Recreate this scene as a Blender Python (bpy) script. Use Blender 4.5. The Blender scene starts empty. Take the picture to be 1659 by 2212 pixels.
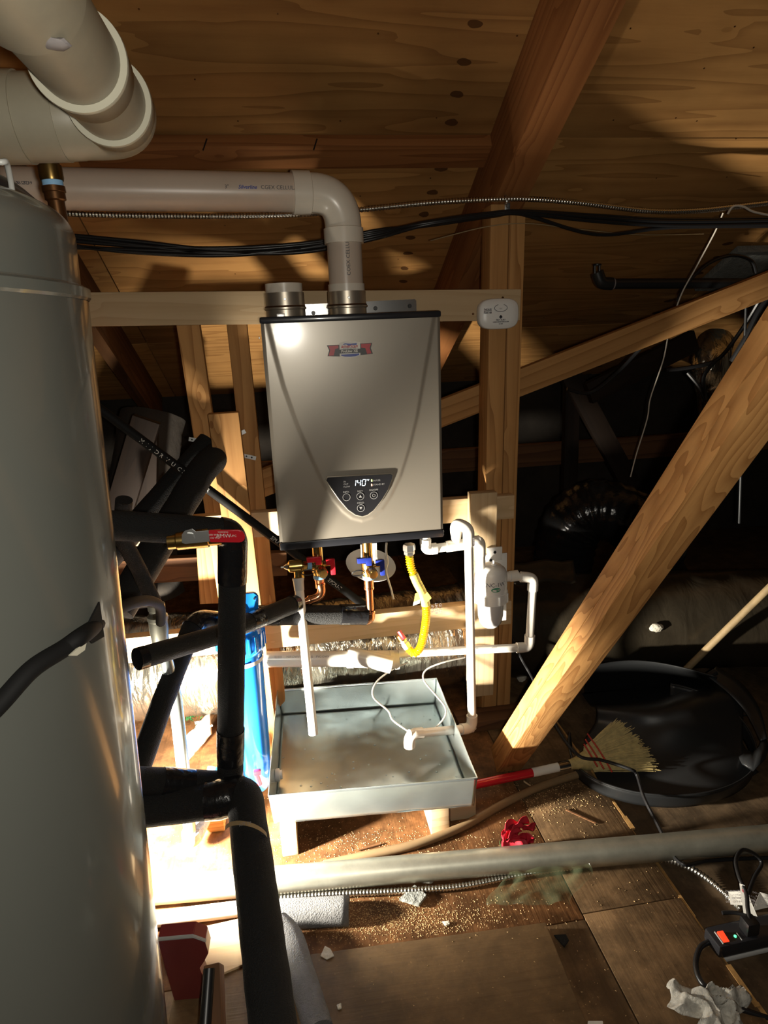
import bpy, bmesh, math, random
from mathutils import Vector, Matrix, noise

# ------------------------------------------------------------------ camera, light, exposure
SC = bpy.context.scene
COL = SC.collection
IW, IH, FPX = 1659.0, 2212.0, 1400.0
CAM = Vector((0.049, -1.684, 1.354))
YAW, PITCH, ROLL = (math.radians(v) for v in (8.05, 15.92, -2.34))

def cam_axes():
    f = Vector((math.sin(YAW)*math.cos(PITCH), math.cos(YAW)*math.cos(PITCH), -math.sin(PITCH)))
    r = Vector((math.cos(YAW), -math.sin(YAW), 0))
    u = r.cross(f)
    return (math.cos(ROLL)*r + math.sin(ROLL)*u, -math.sin(ROLL)*r + math.cos(ROLL)*u, f)
CR, CU, CF = cam_axes()
cd = bpy.data.cameras.new('camera')
cd.sensor_fit = 'HORIZONTAL'; cd.sensor_width = 36.0; cd.lens = 36.0*FPX/IW
cd.clip_start = 0.02; cd.clip_end = 60
cam = bpy.data.objects.new('camera', cd); COL.objects.link(cam)
cam.matrix_world = Matrix(((CR.x, CU.x, -CF.x, CAM.x), (CR.y, CU.y, -CF.y, CAM.y), (CR.z, CU.z, -CF.z, CAM.z), (0, 0, 0, 1)))
SC.camera = cam

w = bpy.data.worlds.new('attic_dark'); SC.world = w; w.use_nodes = True
w.node_tree.nodes['Background'].inputs[0].default_value = (0.9, 0.75, 0.6, 1)
w.node_tree.nodes['Background'].inputs[1].default_value = 0.004

FLASH_W, LAMP_W = 26.0, 500.0
LAMP_POS = Vector((-0.50, -0.385, 0.23))
LAMP_AIM = Vector((0.00, 0.12, 0.16))
fl = bpy.data.lights.new('phone_flash', 'POINT'); fl.energy = FLASH_W; fl.color = (1.0, 0.94, 0.82); fl.shadow_soft_size = 0.012
flo = bpy.data.objects.new('phone_flash', fl); COL.objects.link(flo)
flo.location = CAM + CR*0.035 - CU*0.012 - CF*0.015
wl = bpy.data.lights.new('work_light_beam', 'SPOT'); wl.energy = LAMP_W; wl.color = (1.0, 0.92, 0.78); wl.shadow_soft_size = 0.035
wl.spot_size = math.radians(142); wl.spot_blend = 1.0
wlo = bpy.data.objects.new('work_light_beam', wl); COL.objects.link(wlo)
wlo.location = LAMP_POS
wlo.rotation_euler = (LAMP_AIM-LAMP_POS).to_track_quat('-Z', 'Y').to_euler()
vs = SC.view_settings
SC.display_settings.display_device = 'sRGB'
vs.view_transform = 'Standard'; vs.look = 'None'; vs.exposure = 0.0; vs.gamma = 1.0; vs.use_curve_mapping = False
try:
    SC.cycles.max_bounces = 6; SC.cycles.sample_clamp_indirect = 4.0; SC.cycles.caustics_reflective = False
except Exception: pass

# ------------------------------------------------------------------ where a photographed point lies in the attic
def ray(x, y): return CF + CR*((x-IW/2)/FPX) - CU*((y-IH/2)/FPX)
def P(x, y, Y):
    d = ray(x, y); return CAM + d*((Y-CAM.y)/d.y)
def PZ(x, y, z=0.0):
    d = ray(x, y); return CAM + d*((z-CAM.z)/d.z)
def PD(x, y, t): return CAM + ray(x, y)*t
RA = math.radians(26.57)
RN = Vector((0, math.sin(RA), math.cos(RA)))            # roof normal, upwards
RD = Vector((0, -math.cos(RA), math.sin(RA)))           # up the slope, towards the ridge
RAFT0 = Vector((0.784, 0.28, 1.70))                     # a point on the rafter's underside
def PR(x, y, off=0.184):
    p0 = RAFT0 + RN*off; d = ray(x, y); return CAM + d*((p0-CAM).dot(RN)/d.dot(RN))
def V(*a): return Vector(a)

# ------------------------------------------------------------------ materials
def newmat(name):
    m = bpy.data.materials.new(name); m.use_nodes = True
    return m, m.node_tree.nodes, m.node_tree.links, m.node_tree.nodes['Principled BSDF']
def plain(name, col, rough=0.5, metal=0.0, bump=0.0, bscale=80.0, emit=0.0, coat=0.0, var=0.0, vscale=8.0, alpha=1.0, trans=0.0, spec=0.5):
    m, N, L, b = newmat(name)
    b.inputs['Base Color'].default_value = (*col, 1); b.inputs['Roughness'].default_value = rough; b.inputs['Metallic'].default_value = metal
    b.inputs['Coat Weight'].default_value = coat; b.inputs['Coat Roughness'].default_value = 0.08
    b.inputs['Alpha'].default_value = alpha; b.inputs['Transmission Weight'].default_value = trans
    b.inputs['Specular IOR Level'].default_value = spec
    if emit: b.inputs['Emission Color'].default_value = (*col, 1); b.inputs['Emission Strength'].default_value = emit
    if bump or var:
        tc = N.new('ShaderNodeTexCoord')
    if var:
        n = N.new('ShaderNodeTexNoise'); n.inputs['Scale'].default_value = vscale; n.inputs['Detail'].default_value = 6; n.inputs['Roughness'].default_value = 0.65
        L.new(tc.outputs['Object'], n.inputs['Vector'])
        r = N.new('ShaderNodeValToRGB'); r.color_ramp.elements[0].position = 0.3; r.color_ramp.elements[1].position = 0.72
        r.color_ramp.elements[0].color = (*[c*(1-var) for c in col], 1); r.color_ramp.elements[1].color = (*[min(1, c*(1+var*0.5)) for c in col], 1)
        L.new(n.outputs['Fac'], r.inputs['Fac']); L.new(r.outputs['Color'], b.inputs['Base Color'])
    if bump:
        n2 = N.new('ShaderNodeTexNoise'); n2.inputs['Scale'].default_value = bscale; n2.inputs['Detail'].default_value = 5
        L.new(tc.outputs['Object'], n2.inputs['Vector'])
        bp = N.new('ShaderNodeBump'); bp.inputs['Strength'].default_value = bump; bp.inputs['Distance'].default_value = 0.01
        L.new(n2.outputs['Fac'], bp.inputs['Height']); L.new(bp.outputs['Normal'], b.inputs['Normal'])
    return m
def mathn(N, L, op, a, b=None, c=None):
    n = N.new('ShaderNodeMath'); n.operation = op
    for i, v in enumerate((a, b, c)):
        if v is None: continue
        if isinstance(v, (int, float)): n.inputs[i].default_value = v
        else: L.new(v, n.inputs[i])
    return n.outputs[0]
def wood(name, light, dark, rings=26.0, stretch=0.05, distort=0.05, rough=0.7, knots=0.5, contrast=1.0, axis='X', stain=0.25, sharp=1.0, fine=0.25, knotrow=None, grime=0.0):
    """pine: growth rings cut lengthwise along local X (or Y), warped by slow noise and by knots"""
    m, N, L, b = newmat(name); b.inputs['Roughness'].default_value = rough; b.inputs['Specular IOR Level'].default_value = 0.25
    tc = N.new('ShaderNodeTexCoord'); oi = N.new('ShaderNodeObjectInfo')
    off = N.new('ShaderNodeCombineXYZ'); rr = mathn(N, L, 'MULTIPLY', oi.outputs['Random'], 37.0)
    L.new(rr, off.inputs[0]); L.new(mathn(N, L, 'MULTIPLY', oi.outputs['Random'], 1.7), off.inputs[1])
    add = N.new('ShaderNodeVectorMath'); add.operation = 'ADD'; L.new(tc.outputs['Object'], add.inputs[0]); L.new(off.outputs[0], add.inputs[1])
    mp = N.new('ShaderNodeMapping'); L.new(add.outputs[0], mp.inputs['Vector'])
    mp.inputs['Scale'].default_value = (stretch, 1, 1) if axis == 'X' else (1, stretch, 1)
    n1 = N.new('ShaderNodeTexNoise'); n1.inputs['Scale'].default_value = 9.0; n1.inputs['Detail'].default_value = 2.0; n1.inputs['Roughness'].default_value = 0.45
    L.new(mp.outputs[0], n1.inputs['Vector'])
    sep = N.new('ShaderNodeSeparateXYZ'); L.new(mp.outputs[0], sep.inputs[0])
    across = sep.outputs[1] if axis == 'X' else sep.outputs[0]
    # knots
    vm = N.new('ShaderNodeMapping'); L.new(add.outputs[0], vm.inputs['Vector']); vm.inputs['Scale'].default_value = (1, 2.0, 2.0) if axis == 'X' else (2.0, 1, 2.0)
    vo = N.new('ShaderNodeTexVoronoi'); vo.inputs['Scale'].default_value = 3.2; L.new(vm.outputs[0], vo.inputs['Vector'])
    kd = mathn(N, L, 'MULTIPLY', vo.outputs['Distance'], 4.2)
    kin = mathn(N, L, 'MAXIMUM', mathn(N, L, 'SUBTRACT', 1.0, kd), 0.0)          # 1 at a knot's heart
    t = mathn(N, L, 'ADD', mathn(N, L, 'MULTIPLY', across, rings), mathn(N, L, 'MULTIPLY', sep.outputs[2], rings*0.8))
    t = mathn(N, L, 'ADD', t, mathn(N, L, 'MULTIPLY', n1.outputs['Fac'], rings*distort*6))
    t = mathn(N, L, 'ADD', t, mathn(N, L, 'MULTIPLY', kin, 2.6*knots))
    saw = mathn(N, L, 'FRACT', t)
    ring = mathn(N, L, 'POWER', saw, 2.2*sharp)
    n2 = N.new('ShaderNodeTexNoise'); n2.inputs['Scale'].default_value = 160.0; n2.inputs['Detail'].default_value = 3
    L.new(mp.outputs[0], n2.inputs['Vector'])
    f = mathn(N, L, 'ADD', mathn(N, L, 'MULTIPLY', ring, 0.75*contrast), mathn(N, L, 'MULTIPLY', mathn(N, L, 'SUBTRACT', n2.outputs['Fac'], 0.5), fine*2))
    core = mathn(N, L, 'MULTIPLY', mathn(N, L, 'GREATER_THAN', kin, 0.80), knots)
    f = mathn(N, L, 'ADD', f, core)
    mx = N.new('ShaderNodeMix'); mx.data_type = 'RGBA'; mx.clamp_factor = True
    L.new(f, mx.inputs['Factor']); mx.inputs[6].default_value = (*light, 1); mx.inputs[7].default_value = (*dark, 1)
    n3 = N.new('ShaderNodeTexNoise'); n3.inputs['Scale'].default_value = 3.0; n3.inputs['Detail'].default_value = 5; L.new(add.outputs[0], n3.inputs['Vector'])
    st = mathn(N, L, 'ADD', 1.0-stain, mathn(N, L, 'MULTIPLY', n3.outputs['Fac'], stain*2))
    if grime:                                       # blotches, scuffs and specks worn into the surface
        n4 = N.new('ShaderNodeTexNoise'); n4.inputs['Scale'].default_value = 11.0; n4.inputs['Detail'].default_value = 9; n4.inputs['Roughness'].default_value = 0.72; L.new(add.outputs[0], n4.inputs['Vector'])
        n5 = N.new('ShaderNodeTexNoise'); n5.inputs['Scale'].default_value = 95.0; n5.inputs['Detail'].default_value = 3; L.new(add.outputs[0], n5.inputs['Vector'])
        r4 = N.new('ShaderNodeMapRange'); r4.inputs['From Min'].default_value = 0.42; r4.inputs['From Max'].default_value = 0.62; r4.inputs['To Min'].default_value = 1.0-grime; r4.inputs['To Max'].default_value = 1.0; L.new(n4.outputs['Fac'], r4.inputs['Value'])
        r5 = N.new('ShaderNodeMapRange'); r5.inputs['From Min'].default_value = 0.66; r5.inputs['From Max'].default_value = 0.72; r5.inputs['To Min'].default_value = 1.0; r5.inputs['To Max'].default_value = 1.0+grime*1.2; L.new(n5.outputs['Fac'], r5.inputs['Value'])
        st = mathn(N, L, 'MULTIPLY', st, mathn(N, L, 'MULTIPLY', r4.outputs[0], r5.outputs[0]))
    bright = mathn(N, L, 'MULTIPLY', st, mathn(N, L, 'ADD', 0.85, mathn(N, L, 'MULTIPLY', oi.outputs['Random'], 0.3)))
    vmul = N.new('ShaderNodeVectorMath'); vmul.operation = 'SCALE'; L.new(mx.outputs[2], vmul.inputs[0]); L.new(bright, vmul.inputs['Scale'])
    out = vmul.outputs[0]
    if knotrow:                                     # a row of knots across a veneer: (centre along, pitch along, position across, slope)
        x0, sl, pitch, rad = knotrow
        s2 = N.new('ShaderNodeSeparateXYZ'); L.new(tc.outputs['Object'], s2.inputs[0])
        wob = mathn(N, L, 'MULTIPLY', mathn(N, L, 'SUBTRACT', n3.outputs['Fac'], 0.5), 0.12)
        dx = mathn(N, L, 'SUBTRACT', mathn(N, L, 'ADD', s2.outputs[0], wob), mathn(N, L, 'ADD', x0, mathn(N, L, 'MULTIPLY', s2.outputs[1], sl)))
        dy = mathn(N, L, 'MULTIPLY', mathn(N, L, 'SUBTRACT', mathn(N, L, 'FRACT', mathn(N, L, 'DIVIDE', mathn(N, L, 'ADD', s2.outputs[1], wob), pitch)), 0.5), pitch*1.6)
        dd = mathn(N, L, 'SQRT', mathn(N, L, 'ADD', mathn(N, L, 'POWER', dx, 2.0), mathn(N, L, 'POWER', dy, 2.0)))
        kk = mathn(N, L, 'MULTIPLY', mathn(N, L, 'LESS_THAN', dd, rad), 0.88)
        mk = N.new('ShaderNodeMix'); mk.data_type = 'RGBA'; L.new(kk, mk.inputs['Factor']); L.new(out, mk.inputs[6]); mk.inputs[7].default_value = (dark[0]*0.35, dark[1]*0.3, dark[2]*0.3, 1)
        out = mk.outputs[2]
    L.new(out, b.inputs['Base Color'])
    bp = N.new('ShaderNodeBump'); bp.inputs['Strength'].default_value = 0.12; bp.inputs['Distance'].default_value = 0.004
    L.new(f, bp.inputs['Height']); L.new(bp.outputs['Normal'], b.inputs['Normal'])
    return m
M = {}
M['pine'] = wood('pine_framing', (0.52, 0.27, 0.095), (0.27, 0.115, 0.032), rings=30, stretch=0.045, distort=0.06, knots=0.6)
M['pine_new'] = wood('new_pine', (0.63, 0.46, 0.27), (0.50, 0.34, 0.18), rings=26, stretch=0.04, distort=0.05, knots=0.45, contrast=0.8, stain=0.1)
M['pine_brace'] = wood('brace_pine', (0.56, 0.29, 0.10), (0.29, 0.12, 0.032), rings=30, stretch=0.17, distort=0.13, knots=0.7, stain=0.12, sharp=0.7)
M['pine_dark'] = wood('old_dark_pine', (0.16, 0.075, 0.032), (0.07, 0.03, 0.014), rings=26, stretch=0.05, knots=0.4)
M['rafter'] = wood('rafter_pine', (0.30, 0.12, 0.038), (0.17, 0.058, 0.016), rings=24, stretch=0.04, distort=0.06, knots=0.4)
M['roof_ply'] = wood('roof_plywood', (0.42, 0.215, 0.068), (0.21, 0.09, 0.025), rings=8.5, stretch=0.09, distort=0.14, knots=0.3, contrast=0.8, stain=0.45, sharp=0.8, fine=0.15, knotrow=(0.50, 0.0, 0.115, 0.019))
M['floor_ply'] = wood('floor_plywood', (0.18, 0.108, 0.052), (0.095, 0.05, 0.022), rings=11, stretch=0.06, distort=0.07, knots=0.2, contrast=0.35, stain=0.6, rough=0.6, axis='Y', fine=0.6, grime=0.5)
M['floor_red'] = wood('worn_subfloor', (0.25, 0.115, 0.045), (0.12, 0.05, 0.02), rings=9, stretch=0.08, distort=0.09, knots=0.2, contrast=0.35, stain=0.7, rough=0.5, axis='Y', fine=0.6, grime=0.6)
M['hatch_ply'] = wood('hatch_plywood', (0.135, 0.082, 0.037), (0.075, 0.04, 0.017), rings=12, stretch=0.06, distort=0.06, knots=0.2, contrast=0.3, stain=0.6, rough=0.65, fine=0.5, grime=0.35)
M['floor_dim'] = wood('dusty_subfloor', (0.12, 0.078, 0.042), (0.065, 0.038, 0.02), rings=11, stretch=0.06, distort=0.07, knots=0.2, contrast=0.35, stain=0.6, rough=0.7, axis='Y', fine=0.5, grime=0.5)  # darker copy of the floor plywood
M['edge_ply'] = plain('split_plywood_edge', (0.45, 0.25, 0.08), 0.75, var=0.5, vscale=60)
M['pvc'] = plain('white_pvc', (0.72, 0.66, 0.56), 0.28, var=0.06, vscale=5, spec=0.55)
M['pvc_warm'] = plain('cellular_core_pvc', (0.60, 0.50, 0.41), 0.33, var=0.08, vscale=6)
M['pvc_old'] = plain('dusty_old_pvc', (0.32, 0.29, 0.215), 0.42, var=0.16, vscale=7)
M['pvc_rim'] = plain('pale_pvc_rim', (0.55, 0.53, 0.42), 0.4)
M['pvc_white'] = plain('bright_white_pvc', (0.84, 0.80, 0.72), 0.22)
M['print'] = plain('dark_print', (0.06, 0.06, 0.08), 0.6)
M['print_grey'] = plain('faded_grey_print', (0.25, 0.23, 0.23), 0.6)
M['heater'] = plain('greige_metallic_paint', (0.30, 0.27, 0.222), 0.33, metal=0.3, coat=0.55, bump=0.02, bscale=900)
M['heater'].node_tree.nodes['Principled BSDF'].inputs['Coat Roughness'].default_value = 0.12
M['bezel'] = plain('black_bezel', (0.018, 0.019, 0.023), 0.25, coat=0.3)
M['panel'] = plain('control_panel_black', (0.022, 0.022, 0.025), 0.22)
M['panel_rim'] = plain('panel_surround', (0.42, 0.38, 0.31), 0.22, metal=0.25, coat=0.3)
M['panel_print'] = plain('panel_print_grey', (0.38, 0.38, 0.38), 0.5)
M['led_white'] = plain('led_digits', (0.75, 0.9, 1.0), 0.5, emit=3.5)
M['led_green'] = plain('led_lime', (0.85, 1.0, 0.35), 0.5, emit=3.0)
M['led_amber'] = plain('led_standby', (1.0, 0.62, 0.38), 0.5, emit=3.0)
M['led_red'] = plain('switch_glow_red', (1.0, 0.05, 0.015), 0.4, emit=1.3)
M['led_g2'] = plain('status_green', (0.1, 1.0, 0.35), 0.4, emit=2.0)
M['logo_white'] = plain('logo_white', (0.72, 0.70, 0.64), 0.4)
M['logo_red'] = plain('logo_red', (0.45, 0.02, 0.03), 0.4)
M['logo_black'] = plain('logo_black', (0.015, 0.015, 0.015), 0.4)
M['logo_blue'] = plain('logo_blue', (0.03, 0.06, 0.34), 0.4)
M['logo_green'] = plain('logo_green', (0.02, 0.26, 0.13), 0.4)
M['steel'] = plain('stainless_steel', (0.55, 0.49, 0.40), 0.36, metal=0.8, var=0.1)
M['zinc'] = plain('zinc_steel', (0.62, 0.63, 0.62), 0.35, metal=1.0, var=0.15)
M['galv'] = plain('galvanised_sheet', (0.56, 0.63, 0.63), 0.27, metal=0.86, bump=0.05, bscale=6, var=0.12, vscale=9)
M['conduit'] = plain('dull_galvanised_tube', (0.47, 0.46, 0.38), 0.42, metal=0.75, var=0.25, vscale=14)
M['bx'] = plain('armoured_cable_steel', (0.64, 0.62, 0.56), 0.28, metal=1.0)
M['brass'] = plain('brass', (0.62, 0.42, 0.14), 0.25, metal=1.0, var=0.15)
M['brass_dark'] = plain('tarnished_brass', (0.16, 0.10, 0.03), 0.3, metal=0.9)
M['copper'] = plain('copper', (0.80, 0.38, 0.20), 0.22, metal=1.0, var=0.15, vscale=20)
M['copper_dark'] = plain('dark_copper', (0.16, 0.075, 0.03), 0.35, metal=0.85)
M['teflon'] = plain('blue_thread_tape', (0.25, 0.48, 0.74), 0.6)
M['foam'] = plain('black_pipe_foam', (0.011, 0.011, 0.011), 0.8, bump=0.6, bscale=420, spec=0.3)
M['foam_grey'] = plain('dusty_grey_foam', (0.19, 0.19, 0.19), 0.8, bump=0.6, bscale=350, var=0.3, vscale=30)
M['tape'] = plain('black_vinyl_tape', (0.010, 0.010, 0.011), 0.18, bump=0.35, bscale=45)
M['cable'] = plain('black_cable', (0.012, 0.012, 0.013), 0.35)
M['cable_matte'] = plain('matte_black_cable', (0.008, 0.008, 0.008), 0.7, spec=0.15)
M['strut_black'] = wood('sooty_pine', (0.014, 0.0075, 0.004), (0.008, 0.004, 0.002), rings=26, stretch=0.05, knots=0.3)  # pine blackened in its colour to stand for the gloom
M['cable_grey'] = plain('grey_wire', (0.48, 0.46, 0.42), 0.45)
M['tank'] = plain('grey_tank_enamel', (0.098, 0.102, 0.090), 0.25, coat=0.5, var=0.04, vscale=2)
M['blue'] = plain('blue_filter_plastic', (0.015, 0.20, 0.72), 0.16, coat=0.5)
M['blue_valve'] = plain('blue_valve_handle', (0.015, 0.03, 0.22), 0.3)
M['red'] = plain('red_handle', (0.55, 0.015, 0.025), 0.25, coat=0.3)
M['red_box'] = plain('dark_red_enamel', (0.20, 0.03, 0.03), 0.35)
M['yellow'] = plain('yellow_gas_coating', (0.86, 0.58, 0.01), 0.32)
M['tagyel'] = plain('yellow_tag', (0.85, 0.66, 0.12), 0.5)
M['paper'] = plain('white_label_paper', (0.74, 0.72, 0.66), 0.7)
M['foil'] = plain('foil_duct_wrap', (0.56, 0.53, 0.44), 0.26, metal=0.9, bump=0.75, bscale=22, var=0.2, vscale=10)
M['foil_dark'] = plain('dusty_duct_wrap', (0.17, 0.14, 0.10), 0.35, metal=0.5, bump=0.7, bscale=18, var=0.35, vscale=6)
def foilmat(name, col, rough, metal, bs, sc, vw=0.8):
    m = plain(name, col, rough, metal, var=0.25, vscale=9); N, L = m.node_tree.nodes, m.node_tree.links; b = N['Principled BSDF']
    tc = N.new('ShaderNodeTexCoord'); mp = N.new('ShaderNodeMapping'); mp.inputs['Scale'].default_value = sc; L.new(tc.outputs['Object'], mp.inputs[0])
    n1 = N.new('ShaderNodeTexNoise'); n1.inputs['Scale'].default_value = 1.0; n1.inputs['Detail'].default_value = 4; n1.inputs['Distortion'].default_value = 0.8; L.new(mp.outputs[0], n1.inputs[0])
    v1 = N.new('ShaderNodeTexVoronoi'); v1.feature = 'DISTANCE_TO_EDGE'; v1.inputs['Scale'].default_value = 0.5; L.new(mp.outputs[0], v1.inputs['Vector'])
    s = mathn(N, L, 'ADD', n1.outputs['Fac'], mathn(N, L, 'MULTIPLY', mathn(N, L, 'MINIMUM', v1.outputs['Distance'], 0.15), vw))
    bp = N.new('ShaderNodeBump'); bp.inputs['Strength'].default_value = bs; bp.inputs['Distance'].default_value = 0.012; L.new(s, bp.inputs['Height']); L.new(bp.outputs[0], b.inputs['Normal'])
    return m
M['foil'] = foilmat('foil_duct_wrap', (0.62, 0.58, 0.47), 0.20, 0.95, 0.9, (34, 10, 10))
M['foil_dark'] = foilmat('dusty_duct_wrap', (0.060, 0.048, 0.032), 0.30, 0.55, 0.40, (13, 6, 6), 0.5)  # duct foil with the shade on the right put into its colour
M['black_plastic'] = plain('black_plastic', (0.016, 0.017, 0.018), 0.40, bump=0.03, bscale=10)
M['black_film'] = plain('black_duct_film', (0.012, 0.012, 0.012), 0.15, bump=0.3, bscale=40)
M['straw'] = plain('broom_straw', (0.52, 0.40, 0.16), 0.7, var=0.35, vscale=60)
M['stitch'] = plain('red_stitching', (0.45, 0.04, 0.02), 0.7)
M['pole'] = plain('weathered_pole', (0.34, 0.24, 0.12), 0.65, var=0.3, vscale=20)
M['hose'] = plain('brown_hose', (0.23, 0.15, 0.075), 0.55, var=0.2)
M['petal'] = plain('red_silk_petal', (0.50, 0.012, 0.03), 0.6)
M['leaf'] = plain('green_leaf', (0.05, 0.12, 0.03), 0.6)
M['garland'] = plain('green_garland', (0.02, 0.17, 0.05), 0.5)
M['rag'] = plain('stained_rag', (0.55, 0.53, 0.47), 0.85, bump=0.4, bscale=120, var=0.65, vscale=26)
M['film'] = plain('green_plastic_film', (0.16, 0.20, 0.11), 0.15, alpha=0.12)
M['slate'] = plain('grey_shingle_chip', (0.24, 0.25, 0.23), 0.8, bump=0.5, bscale=120, var=0.3, vscale=50)
M['plaster'] = plain('pale_plaster', (0.62, 0.58, 0.48), 0.8, bump=0.6, bscale=90)
M['black_void'] = plain('black_felt', (0.008, 0.007, 0.006), 0.95)
M['insul'] = plain('dark_insulation', (0.03, 0.024, 0.018), 0.95, bump=0.5, bscale=20, var=0.5, vscale=5)  # near black, stands for the unlit depth of the attic
M['detector'] = plain('white_detector_plastic', (0.80, 0.79, 0.76), 0.35)
M['grey_plastic'] = plain('grey_plastic', (0.50, 0.50, 0.49), 0.35)
M['clear_grey'] = plain('translucent_grey_bowl', (0.58, 0.58, 0.58), 0.2, coat=0.4)
M['clear_joint'] = plain('cloudy_plastic_adapter', (0.66, 0.64, 0.60), 0.3)
M['sawdust'] = plain('sawdust', (0.62, 0.42, 0.20), 0.9)
M['debris'] = plain('wood_chips', (0.55, 0.45, 0.30), 0.9)
M['water'] = plain('water_drop', (0.85, 0.9, 0.9), 0.03, trans=1.0)
M['lens'] = plain('work_lamp_lens', (1.0, 0.92, 0.78), 0.4, emit=6.0)
M['soft_rim'] = plain('grey_white_rim', (0.40, 0.40, 0.38), 0.35)
M['chrome'] = plain('plated_steel', (0.75, 0.74, 0.72), 0.18, metal=1.0)

# ------------------------------------------------------------------ builders
def bm_obj(name, bm, mat, parent=None, smooth=None):
    me = bpy.data.meshes.new(name); bm.to_mesh(me); bm.free()
    return me_obj(name, me, mat, parent, smooth)
def me_obj(name, me, mat, parent=None, smooth=None):
    if mat is not None:
        me.materials.clear(); me.materials.append(M[mat] if isinstance(mat, str) else mat)
    if smooth is not None:
        try: me.set_sharp_from_angle(angle=math.radians(smooth))
        except Exception: pass
        me.polygons.foreach_set('use_smooth', [True]*len(me.polygons)) if len(me.polygons) else None
    o = bpy.data.objects.new(name, me); COL.objects.link(o)
    if parent is not None: setparent(o, parent)
    return o
WM = {}
def setparent(o, p):
    o.parent = p
    o.matrix_parent_inverse = WM.get(p.name, Matrix.Identity(4)).inverted()
def place(o, mat):
    o.matrix_basis = mat; WM[o.name] = mat.copy(); return o
def tag(o, label, cat, group=None, kind=None):
    o['label'] = label; o['category'] = cat
    if group: o['group'] = group
    if kind: o['kind'] = kind
    return o
def struct(o, label=None):
    o['kind'] = 'structure'
    if label: o['label'] = label
    return o
def thing(name, label, cat, loc=(0, 0, 0), group=None):
    e = bpy.data.objects.new(name, None); COL.objects.link(e); e.empty_display_size = 0.05
    e.location = loc; WM[e.name] = Matrix.Translation(Vector(loc))
    return tag(e, label, cat, group)
def frame(axis, ref=None):
    z = Vector(axis).normalized()
    r = Vector(ref) if ref is not None else (Vector((0, 0, 1)) if abs(z.z) < 0.9 else Vector((1, 0, 0)))
    x = (r - z*r.dot(z))
    if x.length < 1e-5:
        r = Vector((0, 1, 0)); x = r - z*r.dot(z)
    x.normalize(); y = z.cross(x); return x, y, z
def mat3(x, y, z, loc):
    return Matrix(((x.x, y.x, z.x, loc.x), (x.y, y.y, z.y, loc.y), (x.z, y.z, z.z, loc.z), (0, 0, 0, 1)))
def add_box(bm, c, s, rot=None, bevel=0.0):
    b2 = bmesh.new(); bmesh.ops.create_cube(b2, size=1.0)
    bmesh.ops.scale(b2, vec=Vector(s), verts=b2.verts)
    if bevel: bmesh.ops.bevel(b2, geom=list(b2.edges), offset=bevel, segments=2, affect='EDGES', profile=0.6)
    mt = Matrix.Translation(Vector(c)) @ (rot.to_4x4() if rot is not None else Matrix.Identity(4))
    b2.transform(mt); merge(bm, b2)
def merge(bm, b2):
    me = bpy.data.meshes.new('tmp'); b2.to_mesh(me); b2.free(); bm.from_mesh(me); bpy.data.meshes.remove(me)
def box(name, c, s, mat, parent=None, bevel=0.002, rot=None):
    bm = bmesh.new(); add_box(bm, (0, 0, 0), s, None, bevel)
    o = bm_obj(name, bm, mat, parent, 30)
    mt = Matrix.Translation(Vector(c)) @ (rot.to_4x4() if rot is not None else Matrix.Identity(4))
    place(o, mt); return o
def beam(name, A, B, wid, thk, mat, parent=None, up=(0, 0, 1), bevel=0.003, cutA=0.0, cutB=0.0):
    """timber from A to B: local X along it, `wid` measured along `up`, `thk` across"""
    A, B = Vector(A), Vector(B); x = (B-A).normalized(); u = Vector(up); z = (u - x*u.dot(x)).normalized(); y = z.cross(x)
    L = (B-A).length; bm = bmesh.new(); add_box(bm, (L/2, 0, 0), (L, thk, wid), None, bevel)
    if cutA or cutB:
        for v in bm.verts:
            if v.co.x < L*0.5: v.co.x += cutA*(v.co.z/wid)
            else: v.co.x += cutB*(v.co.z/wid)
    o = bm_obj(name, bm, mat, parent, 30); place(o, mat3(x, y, z, A)); return o
def smooth_path(pts, n=8):
    pts = [Vector(p) for p in pts]; out = []
    for i in range(len(pts)-1):
        p0 = pts[max(i-1, 0)]; p1 = pts[i]; p2 = pts[i+1]; p3 = pts[min(i+2, len(pts)-1)]
        for k in range(n):
            t = k/n; out.append(0.5*((2*p1)+(p2-p0)*t+(2*p0-5*p1+4*p2-p3)*t*t+(3*p1-p0-3*p2+p3)*t**3))
    out.append(pts[-1]); return out
def fillet(pts, r, n=8):
    pts = [Vector(p) for p in pts]; out = [pts[0]]
    for i in range(1, len(pts)-1):
        a, b, c = pts[i-1], pts[i], pts[i+1]; d1 = (a-b).normalized(); d2 = (c-b).normalized()
        ang = d1.angle(d2); rr = r[i-1] if isinstance(r, (list, tuple)) else r
        t = min(rr/math.tan(ang/2), (a-b).length*0.48 if i > 1 else (a-b).length*0.95, (c-b).length*0.48 if i < len(pts)-2 else (c-b).length*0.95)
        s, e = b+d1*t, b+d2*t
        for k in range(n+1):
            u = k/n; out.append((1-u)**2*s+2*u*(1-u)*b+u*u*e)
    out.append(pts[-1]); return out
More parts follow.
